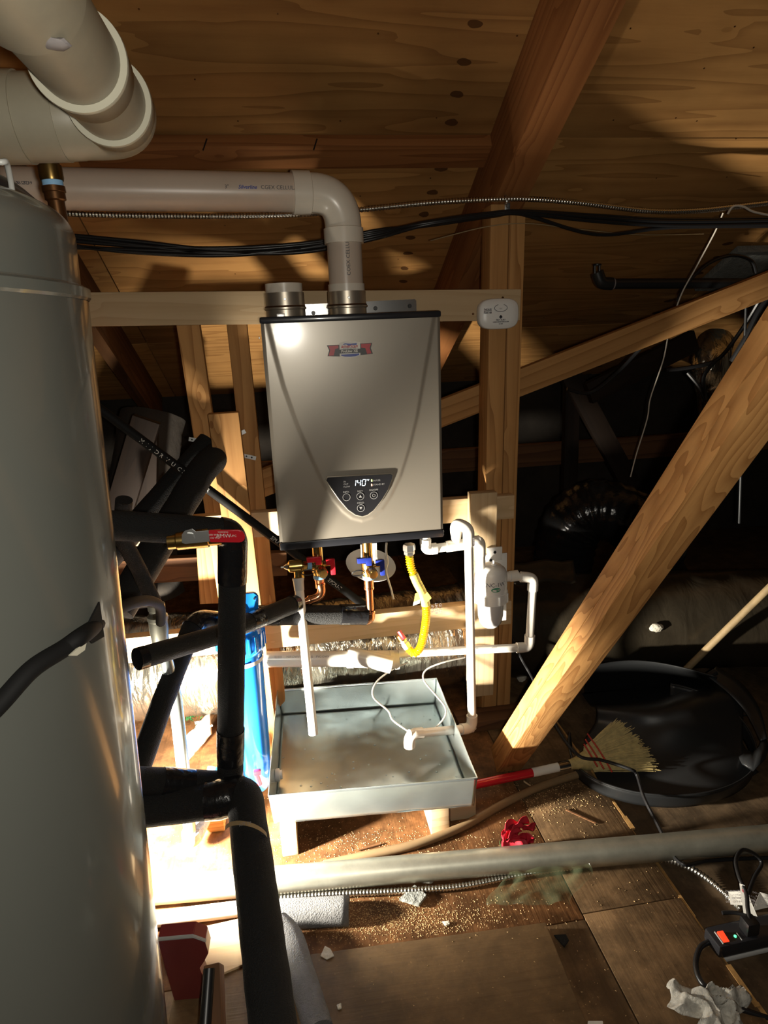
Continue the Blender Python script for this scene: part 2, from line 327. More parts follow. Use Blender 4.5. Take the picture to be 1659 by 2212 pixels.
def add_tube(bm, path, rad, seg=20, cap=True, twist=0.0):
    path = [Vector(p) for p in path]; n = len(path); rings = []
    T = [((path[min(i+1, n-1)]-path[max(i-1, 0)]).normalized()) for i in range(n)]
    x, y, z = frame(T[0])
    for i in range(n):
        if i: x = (x - T[i]*x.dot(T[i])).normalized(); y = T[i].cross(x)
        r = rad[i] if isinstance(rad, (list, tuple)) else rad
        rings.append([bm.verts.new(path[i]+(x*math.cos(2*math.pi*k/seg)+y*math.sin(2*math.pi*k/seg))*r) for k in range(seg)])
    for i in range(n-1):
        for k in range(seg):
            bm.faces.new((rings[i][k], rings[i][(k+1) % seg], rings[i+1][(k+1) % seg], rings[i+1][k]))
    if cap:
        bm.faces.new(list(reversed(rings[0]))); bm.faces.new(rings[-1])
def tube(name, path, rad, mat, parent=None, seg=20, cap=True):
    bm = bmesh.new(); add_tube(bm, path, rad, seg, cap); bmesh.ops.recalc_face_normals(bm, faces=bm.faces)
    return bm_obj(name, bm, mat, parent, 40)
def hollow(name, A, B, ro, ri, mat, parent=None, seg=32, depth=None):
    """open-ended pipe piece from A to B with a wall"""
    A, B = Vector(A), Vector(B); L = (B-A).length
    return lathe(name, [(ri, 0), (ro, 0), (ro, L), (ri, L), (ri, 0)], A, B-A, mat, parent, seg)
def lathe_bm(prof, origin, axis, seg=32, ref=None):
    x, y, z = frame(axis, ref); bm = bmesh.new(); O = Vector(origin); prev = None; first = None
    for (r, h) in prof:
        if r < 1e-6: ring = [bm.verts.new(O+z*h)]
        else: ring = [bm.verts.new(O+z*h+(x*math.cos(2*math.pi*k/seg)+y*math.sin(2*math.pi*k/seg))*r) for k in range(seg)]
        if prev is not None:
            for k in range(seg):
                a, b = prev[k % len(prev)], prev[(k+1) % len(prev)]; c, d = ring[(k+1) % len(ring)], ring[k % len(ring)]
                vs_ = []
                for v in (a, b, c, d):
                    if v not in vs_: vs_.append(v)
                if len(vs_) > 2:
                    try: bm.faces.new(vs_)
                    except ValueError: pass
        prev = ring
    bmesh.ops.remove_doubles(bm, verts=bm.verts, dist=1e-6)
    bmesh.ops.recalc_face_normals(bm, faces=bm.faces); return bm
def lathe(name, prof, origin, axis, mat, parent=None, seg=32, smooth=35, ref=None):
    return bm_obj(name, lathe_bm(prof, origin, axis, seg, ref), mat, parent, smooth)
def prism_bm(pts2, origin, ux, uy, thick, bm=None, bevel=0.0):
    """outline pts2 in the plane (ux, uy) at origin, extruded by thick along ux x uy"""
    own = bmesh.new(); ux, uy = Vector(ux), Vector(uy); n = ux.cross(uy).normalized(); O = Vector(origin)
    a = [own.verts.new(O+ux*p[0]+uy*p[1]) for p in pts2]; b = [own.verts.new(v.co+n*thick) for v in a]
    own.faces.new(list(reversed(a))); own.faces.new(b); k = len(a)
    for i in range(k): own.faces.new((a[i], a[(i+1) % k], b[(i+1) % k], b[i]))
    bmesh.ops.recalc_face_normals(own, faces=own.faces)
    if bevel: bmesh.ops.bevel(own, geom=list(own.edges), offset=bevel, segments=2, affect='EDGES')
    if bm is None: return own
    merge(bm, own); return bm
def prism(name, pts2, origin, ux, uy, thick, mat, parent=None, bevel=0.0, smooth=30):
    return bm_obj(name, prism_bm(pts2, origin, ux, uy, thick, None, bevel), mat, parent, smooth)
def text_me(s, size, align='CENTER', bold=0.0, shear=0.0, spacing=1.0):
    cu = bpy.data.curves.new('t', 'FONT'); cu.body = s; cu.size = size; cu.align_x = align; cu.align_y = 'CENTER'
    cu.offset = bold; cu.shear = shear; cu.space_character = spacing; cu.resolution_u = 2
    o = bpy.data.objects.new('t', cu); COL.objects.link(o)
    me = bpy.data.meshes.new_from_object(o); bpy.data.objects.remove(o); bpy.data.curves.remove(cu); return me
def add_text(bm, s, size, origin, ux, uy, align='CENTER', bold=0.0, shear=0.0, wrap=None, spacing=1.0):
    """lettering lying in the plane (ux, uy); wrap=(axis point, axis dir, radius) bends it round a pipe"""
    me = text_me(s, size, align, bold, shear, spacing); ux, uy = Vector(ux), Vector(uy); n = ux.cross(uy).normalized(); O = Vector(origin)
    for v in me.vertices:
        p = O+ux*v.co.x+uy*v.co.y
        if wrap:
            a0, ad, r = wrap; ad = Vector(ad).normalized(); q = p-Vector(a0); along = q.dot(ad); perp = q-ad*along
            c = O-Vector(a0); c = (c-ad*c.dot(ad)).normalized(); s_ = ad.cross(c); th = perp.dot(s_)/r
            p = Vector(a0)+ad*along+(c*math.cos(th)+s_*math.sin(th))*r
        v.co = p
    bm.from_mesh(me); bpy.data.meshes.remove(me)
def add_poly(bm, pts): bm.faces.new([bm.verts.new(Vector(p)) for p in pts])
def rough_lump(name, c, s, mat, seed, parent=None, sub=2, amp=0.35, freq=1.6):
    bm = bmesh.new(); bmesh.ops.create_icosphere(bm, subdivisions=sub, radius=1.0)
    for v in bm.verts:
        k = 1+amp*noise.noise(v.co*freq+Vector((seed*3.1, seed*1.7, seed)))
        v.co = Vector((v.co.x*s[0]*k, v.co.y*s[1]*k, v.co.z*s[2]*k))+Vector(c)
    return bm_obj(name, bm, mat, parent, 30)
def hexnut(name, A, axis, r, h, mat, parent=None):
    x, y, z = frame(axis); A = Vector(A)
    pts = [(math.cos(math.pi/3*k+0.26)*r, math.sin(math.pi/3*k+0.26)*r) for k in range(6)]
    return bm_obj(name, prism_bm(pts, A, x, y, h, None, 0.0012), mat, parent, 25)
def sheet(name, fn, nu, nv, mat, parent=None, thick=0.001, smooth=60):
    bm = bmesh.new(); g = [[bm.verts.new(fn(i/nu, j/nv)) for i in range(nu+1)] for j in range(nv+1)]
    for j in range(nv):
        for i in range(nu): bm.faces.new((g[j][i], g[j][i+1], g[j+1][i+1], g[j+1][i]))
    o = bm_obj(name, bm, mat, parent, smooth)
    if thick:
        sm = o.modifiers.new('t', 'SOLIDIFY'); sm.thickness = thick; sm.offset = 0
    return o
def pipe_run(parent, pts, r, mat, elbow_r=None, hub=None, names=('pipe', 'elbow'), fit_mat=None, sock=0.03, seg=24, hubs_at_ends=False):
    """straight pieces and elbow fittings between corner points, each its own mesh"""
    pts = [Vector(p) for p in pts]; er = elbow_r or r*1.3; hr = hub or r*1.18; fm = fit_mat or mat
    for i in range(len(pts)-1):
        tube(names[0], [pts[i], pts[i+1]] if 0 < len(pts)-1 and len(pts) == 2 else
             [pts[i]+((pts[i+1]-pts[i]).normalized()*(er if i else 0)), pts[i+1]-((pts[i+1]-pts[i]).normalized()*(er if i < len(pts)-2 else 0))], r, mat, parent, seg)
    for i in range(1, len(pts)-1):
        a = (pts[i-1]-pts[i]).normalized(); b = (pts[i+1]-pts[i]).normalized()
        path = [pts[i]+a*(er+sock), pts[i]+a*er] + fillet([pts[i]+a*er, pts[i], pts[i]+b*er], er*0.95, 8)[1:-1] + [pts[i]+b*er, pts[i]+b*(er+sock)]
        rad = [hr, hr]+[hr*0.96]*(len(path)-4)+[hr, hr]
        tube(names[1], path, rad, fm, parent, seg)

# ------------------------------------------------------------------ the attic shell
floor = struct(box('floor', (0.6, 0.4, -0.075), (7.0, 6.6, 0.10), 'black_void', None, 0), 'attic floor under the plywood sheets')
XS1 = PZ(1258, 1975).x; XS2 = PZ(1545, 2045).x; YSC = PZ(1360, 1957).y
def fpanel(x0, x1, y0, y1, ztop, mat, th=0.018):
    o = box('panel', ((x0+x1)/2, (y0+y1)/2, ztop-th/2), (x1-x0-0.003, y1-y0-0.003, th), mat, floor, 0.0015); return o
YF = PZ(900, 2030).y
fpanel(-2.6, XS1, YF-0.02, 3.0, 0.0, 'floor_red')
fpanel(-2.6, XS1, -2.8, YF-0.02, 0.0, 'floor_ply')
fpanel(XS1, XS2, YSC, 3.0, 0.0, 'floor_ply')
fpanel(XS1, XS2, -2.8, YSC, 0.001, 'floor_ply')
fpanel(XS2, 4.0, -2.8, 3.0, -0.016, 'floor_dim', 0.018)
bm = bmesh.new(); random.seed(5)
yy = -1.4
while yy < 0.2:                                              # torn veneer along the edge of the upper sheet
    L = random.uniform(0.03, 0.12); add_box(bm, (XS2+random.uniform(-0.002, 0.004), yy+L/2, -0.006+random.uniform(-0.002, 0.004)), (random.uniform(0.006, 0.014), L, random.uniform(0.004, 0.010)))
    yy += L*0.9
eo = bm_obj('torn_edge', bm, 'edge_ply', floor); eo['kind'] = 'stuff'

ROOF0 = RAFT0 + RN*0.184
def roofp(x, s, off=0.0):                                    # s metres up the slope from ROOF0
    return Vector((x, ROOF0.y, ROOF0.z)) + RD*s + RN*off
def roofs(p): return (p-ROOF0).dot(RD)
S_SEAM = roofs(PR(700, 300)); S_EAVE = roofs(PR(340, 840))
ceil = thing('ceiling', 'sloping underside of the plywood roof deck', 'roof', roofp(0.1, S_EAVE)); ceil['kind'] = 'structure'
if 'category' in ceil: del ceil['category']
M['roof_knot'] = wood('roof_plywood_knotty', (0.42, 0.215, 0.068), (0.21, 0.09, 0.025), rings=8.5, stretch=0.09, distort=0.14, knots=0.3, contrast=0.8, stain=0.45, sharp=0.8, fine=0.15,
                      knotrow=(PR(1010, 200).x-0.1275, 0.02, 0.105, 0.020))
def rpanel(x0, x1, s0, s1, mat):
    c = roofp((x0+x1)/2, (s0+s1)/2, 0.008)
    bm = bmesh.new(); add_box(bm, (0, 0, 0), (x1-x0-0.004, s1-s0-0.004, 0.014), None, 0.001)
    o = bm_obj('panel', bm, mat, None, 30); place(o, mat3(Vector((1, 0, 0)), RD, Vector((1, 0, 0)).cross(RD), c)); setparent(o, ceil); return o
for (x0, x1) in ((-1.75, -0.55), (-0.55, 0.735), (0.735, 1.95), (1.95, 3.4)):
    k = 'roof_knot' if x0 == -0.55 else 'roof_ply'
    rpanel(x0, x1, S_SEAM, S_SEAM+1.22, k); rpanel(x0, x1, S_SEAM+1.22, S_SEAM+2.44, 'roof_ply')
    rpanel(x0, x1, S_SEAM-1.22, S_SEAM, k); rpanel(x0, x1, S_EAVE-0.2, S_SEAM-1.22, 'roof_ply')
# roofing nails poking through the deck
random.seed(11)
nbm = lathe_bm([(0.0, -0.017), (0.0016, -0.008), (0.0022, 0.0), (0.0, 0.0)], (0, 0, 0), (0, 0, 1), 8)
nme = bpy.data.meshes.new('nail'); nbm.to_mesh(nme); nbm.free(); nme.materials.append(M['copper_dark'])
for (px, py) in ((421, 172), (514, 262), (735, 262), (817, 73), (943, 255), (778, 424), (930, 385), (1117, 78), (1362, 62), (1587, 58), (1628, 103), (1521, 148), (1460, 255), (1505, 262), (1325, 260),
                 (1418, 385), (1570, 383), (486, 488), (345, 590), (508, 592), (1230, 605), (1137, 690), (1175, 686), (640, 430), (860, 560), (1590, 300), (600, 30), (300, 20)):
    o = bpy.data.objects.new('nail', nme); COL.objects.link(o); p = PR(px, py)
    o.matrix_basis = mat3(Vector((1, 0, 0)), RD, Vector((1, 0, 0)).cross(RD), p) @ Matrix.Rotation(random.uniform(-0.3, 0.3), 4, 'X'); setparent(o, ceil)
# knee wall at the eave and the far ends, coloured near black to stand for the dark
ye = roofp(0, S_EAVE).y; ze = roofp(0, S_EAVE).z
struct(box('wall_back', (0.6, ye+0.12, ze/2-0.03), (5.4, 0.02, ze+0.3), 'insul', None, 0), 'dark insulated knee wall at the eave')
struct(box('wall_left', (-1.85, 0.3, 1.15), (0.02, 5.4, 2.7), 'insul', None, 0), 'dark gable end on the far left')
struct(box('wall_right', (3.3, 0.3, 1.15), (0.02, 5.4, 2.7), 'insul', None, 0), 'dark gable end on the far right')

# ------------------------------------------------------------------ timbers
def timber(name, label, cat, *a, **k):
    g = k.pop('group', None); o = beam(name, *a, **k); return tag(o, label, cat, g)
Xr0, Xr1 = 0.690, 0.786
s_top = 1.9
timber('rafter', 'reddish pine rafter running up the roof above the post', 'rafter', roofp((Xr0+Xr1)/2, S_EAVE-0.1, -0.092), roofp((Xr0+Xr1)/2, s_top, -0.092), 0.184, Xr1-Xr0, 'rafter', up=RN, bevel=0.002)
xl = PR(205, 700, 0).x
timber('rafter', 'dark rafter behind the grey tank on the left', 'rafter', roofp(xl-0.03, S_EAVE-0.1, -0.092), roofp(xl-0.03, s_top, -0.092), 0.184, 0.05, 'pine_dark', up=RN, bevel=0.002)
# blocking along the deck seam
sa = roofs(PR(700, 290)); n0 = roofp(PR(1056, 300).x, sa-0.045, -0.019); n1 = roofp(-0.46, sa-0.045, -0.019)
timber('blocking_board', 'flat board nailed across the roof deck above the vent pipe', 'board', n1, n0, 0.09, 0.038, 'rafter', up=RD)
for (px, py) in ((447, 300), (685, 300)):                      # bent nails in it
    p = PR(px, py, 0.184-0.038)
    t = tube('nail', [p, p+V(-0.012, -0.012, -0.03)], 0.0018, 'cable', bpy.data.objects['blocking_board'], 8)
# doubled post under the rafter
tl, tr = P(1060, 470, .275), P(1136, 450, .275); bl, br = P(1040, 1560, .275), P(1101, 1545, .275)
def lerp(a, b, t): return a+(b-a)*t
def post(lab, f0, f1, mat, ztop):
    a = lerp(tl, tr, (f0+f1)/2); b = lerp(bl, br, (f0+f1)/2); d = (b-a)/(b.z-a.z)
    top = a+d*(ztop-a.z); bot = a+d*(0.0-a.z)
    wd = ((tr-tl).length+(br-bl).length)/2*(f1-f0)*0.97
    off = V(0, 0.045, 0)
    return timber('post', lab, 'post', bot+off, top+off, wd, 0.09, mat, up=(1, 0, 0), bevel=0.002, group='doubled post plies')
post('left ply of the doubled pine post under the rafter', 0.0, 0.52, 'pine', 1.68)
post('right ply of the doubled pine post, carrying the cable strap', 0.54, 1.0, 'pine', 1.66)
# boards the heater hangs on
YB = 0.238
c0, c1 = P(195, 669, YB+.019), P(1120, 659, YB+.019); d = (c1-c0).normalized()
timber('backing_board', 'long pale pine board behind the top of the heater', 'board', c0-d*0.12, c1, 0.088, 0.038, 'pine_new')
c0, c1 = P(538, 1132, YB+.019), P(1107, 1092, YB+.019)
timber('backing_board', 'pale pine board behind the bottom of the heater', 'board', c0-(c1-c0).normalized()*0.35, c1, 0.078, 0.038, 'pine_new')
c0, c1 = P(560, 1372, YB+.019), P(1101, 1318, YB+.019); d = (c1-c0).normalized()
timber('backing_board', 'pine board below the valves, with a dark end stamp', 'board', c0-d*0.55, c1, 0.085, 0.038, 'pine_new')
bm = bmesh.new(); p = P(935, 1315, YB-.001)
for i, s in enumerate(('S-P-F', 'KD-HT', 'STUD')): add_text(bm, s, 0.013, p+V(0.013*i, 0, 0), (0, 0, 1), (-1, 0, 0))
bm_obj('stamp', bm, 'print_grey', bpy.data.objects['backing_board.002'])
# short upright carrying the neutraliser
YU = YB-0.040
c0, c1 = P(1042, 1062, YU+.019), P(1036, 1498, YU+.019)
timber('upright_block', 'short knotty pine upright behind the white neutraliser', 'board', c1, c0, 0.086, 0.038, 'pine_new', up=(1, 0, 0))
# studs on the left
def studp(lab, pt, pb, Y, wpx, mat, cat='stud', th=0.038):
    a, b = P(*pt, Y), P(*pb, Y); dd = (b-a)/(b.z-a.z); bot = a+dd*(0-a.z)
    wd = (P(pt[0]+wpx, pt[1], Y)-a).length
    o = V(0, th/2, 0); return timber('stud', lab, cat, bot+o, a+o, wd, th, mat, up=(1, 0, 0))
studp('leftmost stud under the long board, dark above and lit below', (404, 690), (450, 1000), 0.30, 50, 'pine')
studp('second stud under the long board, beside the heater', (510, 690), (554, 1100), 0.30, 44, 'pine')
studp('front stud with a square cut top, left of the heater', (482, 893), (514, 1150), 0.17, 66, 'pine')
# perforated straps on the studs
def strap(lab, a, b, Y):
    t = thing('perforated_strap', lab, 'strap', P(*a, Y), 'perforated steel straps on the studs')
    A, B = P(*a, Y), P(*b, Y); d = (B-A).normalized(); up = V(0, -1, 0).cross(d)
    prism('band', [(0, -0.006), ((B-A).length, -0.006), ((B-A).length, 0.006), (0, 0.006)], A, d, up, 0.0015, 'zinc', t)
    k = int((B-A).length/0.016)
    bm = bmesh.new()
    for i in range(k):
        c = A+d*(0.009+0.016*i)+V(0, -0.0018, 0); merge(bm, lathe_bm([(0, 0), (0.0028, 0), (0.0028, 0.0004), (0, 0.0004)], c, (0, -1, 0), 8))
    bm_obj('hole', bm, 'cable', t)
strap('perforated steel strap on the leftmost stud', (408, 948), (448, 956), 0.298)
strap('short perforated strap on the stud beside the heater', (520, 936), (530, 931), 0.298)
strap('perforated strap sticking out right of the stud', (526, 984), (553, 990), 0.298)
# struts behind, in the gloom
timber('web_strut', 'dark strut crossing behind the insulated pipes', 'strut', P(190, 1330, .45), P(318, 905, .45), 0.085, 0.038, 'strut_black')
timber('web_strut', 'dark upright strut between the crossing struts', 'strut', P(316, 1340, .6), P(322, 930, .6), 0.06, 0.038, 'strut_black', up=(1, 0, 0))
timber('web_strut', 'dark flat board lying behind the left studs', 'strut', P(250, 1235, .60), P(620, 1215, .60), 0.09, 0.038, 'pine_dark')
timber('web_strut', 'short lit stud behind the insulated valve pipe', 'strut', P(455, 1300, .50), P(447, 1160, .50), 0.07, 0.038, 'pine', up=(1, 0, 0))
# brace from behind the post up to the right
a, b = P(950, 893, .40), P(1665, 613, .40)
timber('truss_web', 'long pine web sloping up to the right behind heater and post', 'truss web', a-(b-a).normalized()*0.80, b+(b-a).normalized()*0.5, 0.086, 0.038, 'pine')
# big doubled diagonal brace in the foreground right
ba = PZ(1092, 1640, 0.045); bb = PD(1668, 800, 0.97)
dd = (bb-ba).normalized(); view = ((ba+bb)/2-CAM).normalized(); side = dd.cross(view).normalized(); out = side.cross(dd).normalized()
upd = (side*0.72+out*0.70).normalized(); upd2 = dd.cross(upd).normalized()
br_ = thing('diagonal_brace', 'big doubled pine brace slanting across the right foreground', 'brace', ba)
top = ba+dd*min(3.0, (ROOF0-ba).dot(RN)/dd.dot(RN)-0.06)
for s_, nm in ((-1, 0), (1, 1)):
    o = beam('plank', ba+upd*(0.0195*s_), top+upd*(0.0195*s_)+dd*0.0, 0.038, 0.078, 'pine_brace', None, up=upd); setparent(o, br_)
# far members on the right, almost black
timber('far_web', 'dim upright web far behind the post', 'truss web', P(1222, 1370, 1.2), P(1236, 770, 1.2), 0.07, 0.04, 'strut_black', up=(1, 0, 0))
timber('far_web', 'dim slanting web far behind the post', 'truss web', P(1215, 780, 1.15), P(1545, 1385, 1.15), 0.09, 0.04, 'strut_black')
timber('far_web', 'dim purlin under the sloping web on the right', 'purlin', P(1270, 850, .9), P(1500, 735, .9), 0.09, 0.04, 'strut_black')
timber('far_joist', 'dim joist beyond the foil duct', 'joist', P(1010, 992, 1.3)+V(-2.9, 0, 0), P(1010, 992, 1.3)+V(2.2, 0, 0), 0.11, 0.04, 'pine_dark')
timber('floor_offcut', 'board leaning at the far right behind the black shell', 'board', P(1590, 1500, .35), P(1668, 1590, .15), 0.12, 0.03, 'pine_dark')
timber('floor_offcut', 'pale timber end at the right edge behind the black shell', 'board', P(1648, 1520, .45), P(1672, 1420, .45), 0.05, 0.04, 'pine')
# base plate under the post
timber('sole_plate', 'short pine plate at the foot of the post', 'board', PZ(985, 1560, 0.02), PZ(1100, 1545, 0.02)+V(0.10, 0, 0), 0.038, 0.09, 'pine_dark')

# ------------------------------------------------------------------ tankless water heater
HW, HZ0, HZ1, HD = 0.453, 0.785, 1.385, 0.225
heater = thing('water_heater', 'greige wall hung tankless water heater showing 140 degrees', 'water heater', (HW/2, HD/2, HZ0))
def FX(x, y): p = P(x, y, -0.004); return (p.x, p.z)
bm = bmesh.new(); add_box(bm, (HW/2, 0.045+(HD-0.045)/2, (HZ0+HZ1)/2), (HW-0.006, HD-0.045, HZ1-HZ0-0.012), None, 0.006); bm_obj('cabinet', bm, 'heater', heater, 30)
LC = [FX(*q) for q in ((577, 697), (592, 760), (612, 835), (640, 915), (668, 980), (696, 1042), (718, 1080), (740, 1106), (760, 1121), (783, 1127))]
RC = [FX(*q) for q in ((938, 690), (928, 750), (915, 825), (902, 900), (885, 970), (866, 1030), (845, 1073), (826, 1102), (806, 1119), (783, 1127))]
def xat(C, z):
    if z >= C[0][1]: a, b = C[0], C[1]
    else:
        a, b = C[-2], C[-1]
        for i in range(len(C)-1):
            if C[i][1] >= z >= C[i+1][1]: a, b = C[i], C[i+1]; break
    t = (z-a[1])/(b[1]-a[1]); return a[0]+(b[0]-a[0])*t
def sdist(x, z):
    best = 9; 
    for C in (LC, RC):
        for i in range(len(C)-1):
            ax, az = C[i]; bx, bz = C[i+1]; vx, vz = bx-ax, bz-az
            t = max(-0.4 if i == 0 else 0, min(1, ((x-ax)*vx+(z-az)*vz)/(vx*vx+vz*vz)))
            best = min(best, math.hypot(x-ax-vx*t, z-az-vz*t))
    inside = z > LC[-1][1] and xat(LC, z) < x < xat(RC, z)
    return best if inside else -best
def ss(t): t = max(0, min(1, t)); return t*t*(3-2*t)
bm = bmesh.new(); nx, nz = 190, 250; zb, zt = HZ0+0.020, HZ1-0.012; g = []
for j in range(nz+1):
    row = []
    for i in range(nx+1):
        x = HW*i/nx; z = zb+(zt-zb)*j/nz; dd = sdist(x, z)
        k = 0.0075*(0.25+0.75*ss((z-zb)/0.09)) if dd > -1 else 0
        fade = 0.35+0.65*ss((1.30-z)/0.45)
        h = 0.0026*ss((dd+0.002)/0.008)+0.0008*math.exp(-(dd/0.003)**2)
        ed = min(x, HW-x); rnd = 0.007*(1-ss(ed/0.007))
        row.append(bm.verts.new((x, -h+rnd, z)))
    g.append(row)
for j in range(nz):
    for i in range(nx): bm.faces.new((g[j][i], g[j][i+1], g[j+1][i+1], g[j+1][i]))
be = [e for e in bm.edges if e.is_boundary]
r = bmesh.ops.extrude_edge_only(bm, edges=be)
for v in r['geom']:
    if isinstance(v, bmesh.types.BMVert): v.co.y = 0.050
bmesh.ops.recalc_face_normals(bm, faces=bm.faces); bm_obj('front_cover', bm, 'heater', heater, 50)
bm = bmesh.new(); add_box(bm, (HW/2, 0.110, HZ1-0.004), (HW+0.004, 0.225, 0.016), None, 0.005); bm_obj('top_bezel', bm, 'bezel', heater, 30)
bm = bmesh.new(); add_box(bm, (HW/2, 0.110, HZ0+0.009), (HW+0.002, 0.226, 0.022), None, 0.005); bm_obj('bottom_bezel', bm, 'bezel', heater, 30)
box('latch', P(607, 690, -0.002)+V(0, 0.02, 0.01), (0.02, 0.02, 0.008), 'zinc', heater, 0.001)
box('latch', P(612, 1180, 0)+V(0.03, 0.0, -0.002), (0.012, 0.004, 0.008), 'bezel', heater, 0.001)
# control panel
YP = -0.0072
pts = [FX(*q) for q in ((708, 1031), (842, 1023.5), (847, 1026), (846, 1033), (836, 1058), (822, 1081), (806, 1101), (794, 1110), (782, 1113.5), (768, 1110), (752, 1099), (733, 1077), (716, 1053), (705, 1037))]
panel = prism('control_panel', pts, (0, YP, 0), (1, 0, 0), (0, 0, 1), 0.003, 'panel', heater)
cx, cz = FX(778, 1060)
rim = bmesh.new(); add_tube(rim, [V(x+(x-cx)*0.02, YP+0.001, z+(z-cz)*0.03) for (x, z) in pts]+[V(pts[0][0]+(pts[0][0]-cx)*0.02, YP+0.001, pts[0][1]+(pts[0][1]-cz)*0.03)], 0.0022, 8); bm_obj('panel_surround', rim, 'panel_rim', heater, 60)
YT = YP-0.0036
lu = (P(848, 1024, YT)-P(704, 1031, YT)); lu.y = 0; LU = lu.normalized(); LV = V(-LU.z, 0, LU.x)
if LV.z < 0: LV = -LV
LU = V(1, 0, 0); LV = V(0, 0, 1)
def on(x, y): p = P(x, y, YT); return p
bm = bmesh.new()
for (s, x, y, sz, al) in (('IN', 742, 1041, .0062, 'LEFT'), ('OUT', 742, 1046.5, .0062, 'LEFT'), ('FLOW', 742, 1052, .0062, 'LEFT'), ('IN USE', 806, 1038.5, .0066, 'LEFT'), ('STAND BY', 806, 1047.5, .0066, 'LEFT'),
                          ('INFO.', 748, 1063, .0068, 'CENTER'), ('HOT', 778, 1061, .0068, 'CENTER'), ('ON/OFF', 807, 1058.5, .0068, 'CENTER'), ('COLD', 779, 1086.5, .0068, 'CENTER')):
    add_text(bm, s, sz, on(x, y), LU, LV, al)
bm_obj('lettering', bm, 'panel_print', panel)
for (x, y, icon) in ((748.5, 1074, None), (778.5, 1072, 'up'), (807.5, 1070, 'pw'), (779.5, 1097.5, 'dn')):
    p = on(x, y); b_ = lathe('button', [(0.0092, 0), (0.0103, 0), (0.0103, 0.0006), (0.0092, 0.0006), (0.0092, 0)], p, (0, -1, 0), 'panel_print', panel, 32)
    bm = bmesh.new(); q = p+V(0, -0.0004, 0)
    if icon in ('up', 'dn'):
        k = 1 if icon == 'up' else -1
        add_poly(bm, [q+V(-0.0042, 0, -0.0034*k), q+V(0.0042, 0, -0.0034*k), q+V(0, 0, 0.0042*k)])
    elif icon == 'pw':
        add_tube(bm, [q+V(math.sin(a)*0.0038, 0, math.cos(a)*0.0038) for a in [0.6+(2*math.pi-1.2)*i/18 for i in range(19)]], 0.0005, 6)
        add_tube(bm, [q+V(0, 0, 0.001), q+V(0, 0, 0.0046)], 0.0005, 6)
    else:
        add_tube(bm, [q+V(math.sin(2.2+1.2*i/8)*0.0094, 0, math.cos(2.2+1.2*i/8)*0.0094) for i in range(9)], 0.0002, 6)
    bm_obj('icon', bm, 'panel_print', panel)
SEGS = {'1': 'bc', '4': 'fgbc', '0': 'abcdef'}
def digit(bm, ch, c, w_, h_, sh=0.16, t=0.0016):
    def pt(u, v): return c+V(u*w_+sh*v*h_, 0, v*h_)
    A = {'a': ((-.5, .5), (.5, .5)), 'b': ((.5, .5), (.5, 0)), 'c': ((.5, 0), (.5, -.5)), 'd': ((-.5, -.5), (.5, -.5)), 'e': ((-.5, 0), (-.5, -.5)), 'f': ((-.5, .5), (-.5, 0)), 'g': ((-.5, 0), (.5, 0))}
    for s in SEGS[ch]:
        a, b = pt(*A[s][0]), pt(*A[s][1]); dd = (b-a).normalized(); n = V(-dd.z, 0, dd.x)
        a, b = a+dd*0.0007, b-dd*0.0007
        add_poly(bm, [a, a+dd*t*.5+n*t*.5, b-dd*t*.5+n*t*.5, b, b-dd*t*.5-n*t*.5, a+dd*t*.5-n*t*.5])
bm = bmesh.new()
for ch, x in (('1', 765), ('4', 775.5), ('0', 786)): digit(bm, ch, on(x, 1043-(x-775)*0.05)+V(0, -0.0002, 0), 0.0085, 0.0165)
p = on(793, 1036.5); add_poly(bm, [p+V(-.001, 0, -.001), p+V(.001, 0, -.001), p+V(.001, 0, .0015), p+V(-.001, 0, .0015)])
p = on(796, 1037); add_poly(bm, [p+V(-.0008, 0, -.002), p+V(0, 0, -.002), p+V(.002, 0, .002), p+V(-.0008, 0, .002)])
bm_obj('display', bm, 'led_white', panel)
for (x, y, mt) in ((803, 1038, 'led_green'), (803, 1047.5, 'led_amber')):
    bm = bmesh.new(); add_box(bm, on(x, y), (0.0028, 0.0008, 0.0062), None, 0.0004); bm_obj('indicator', bm, mt, panel)
# badge
YL = -0.0026
badge = thing('badge', 'x', 'x', P(756, 754, YL)); 
for k in ('label', 'category'): del badge[k]
setparent(badge, heater); badge.location = Vector((0, 0, 0)); badge.matrix_parent_inverse = Matrix.Identity(4); badge.location = WM['badge'].translation - WM[heater.name].translation
def bp(x, y, o=0.0): return P(x, y, YL-0.0045-o)
def badge_poly(nm, pxs, o, mt):
    a = [bp(*q, o) for q in pxs]; ps = [(p.x, p.z) for p in a]
    prism(nm, ps, (0, YL-0.0045-o, 0), (1, 0, 0), (0, 0, 1), 0.0004, mt, badge)
badge_poly('ribbon', ((706, 746), (732, 744.5), (780, 742), (804, 740.5), (801, 752), (805.5, 764), (780, 767), (732, 770), (707.5, 769.5), (711, 757)), 0, 'logo_black')
badge_poly('ribbon', ((709, 747.5), (731, 746), (731, 752), (724, 754), (721, 768), (710, 768.5), (713, 757)), .0006, 'logo_red')
badge_poly('ribbon', ((780, 743), (801.5, 742), (798.5, 752), (802.5, 763), (793, 764.5), (789, 752), (780, 751)), .0006, 'logo_red')
badge_poly('crest', ((733, 741), (745, 738.3), (756, 737.4), (768, 737.6), (778, 739.5), (778.5, 767), (768, 771.5), (756, 772.5), (745, 772), (734, 769)), .0010, 'logo_white')
badge_poly('crest_band', ((730, 755.5), (779, 753), (779, 762), (731, 764)), .0016, 'logo_black')
badge_poly('crest_base', ((737, 766), (776, 763.5), (776, 767), (768, 769.5), (756, 770.5), (745, 770.2), (737, 768.5)), .0016, 'logo_blue')
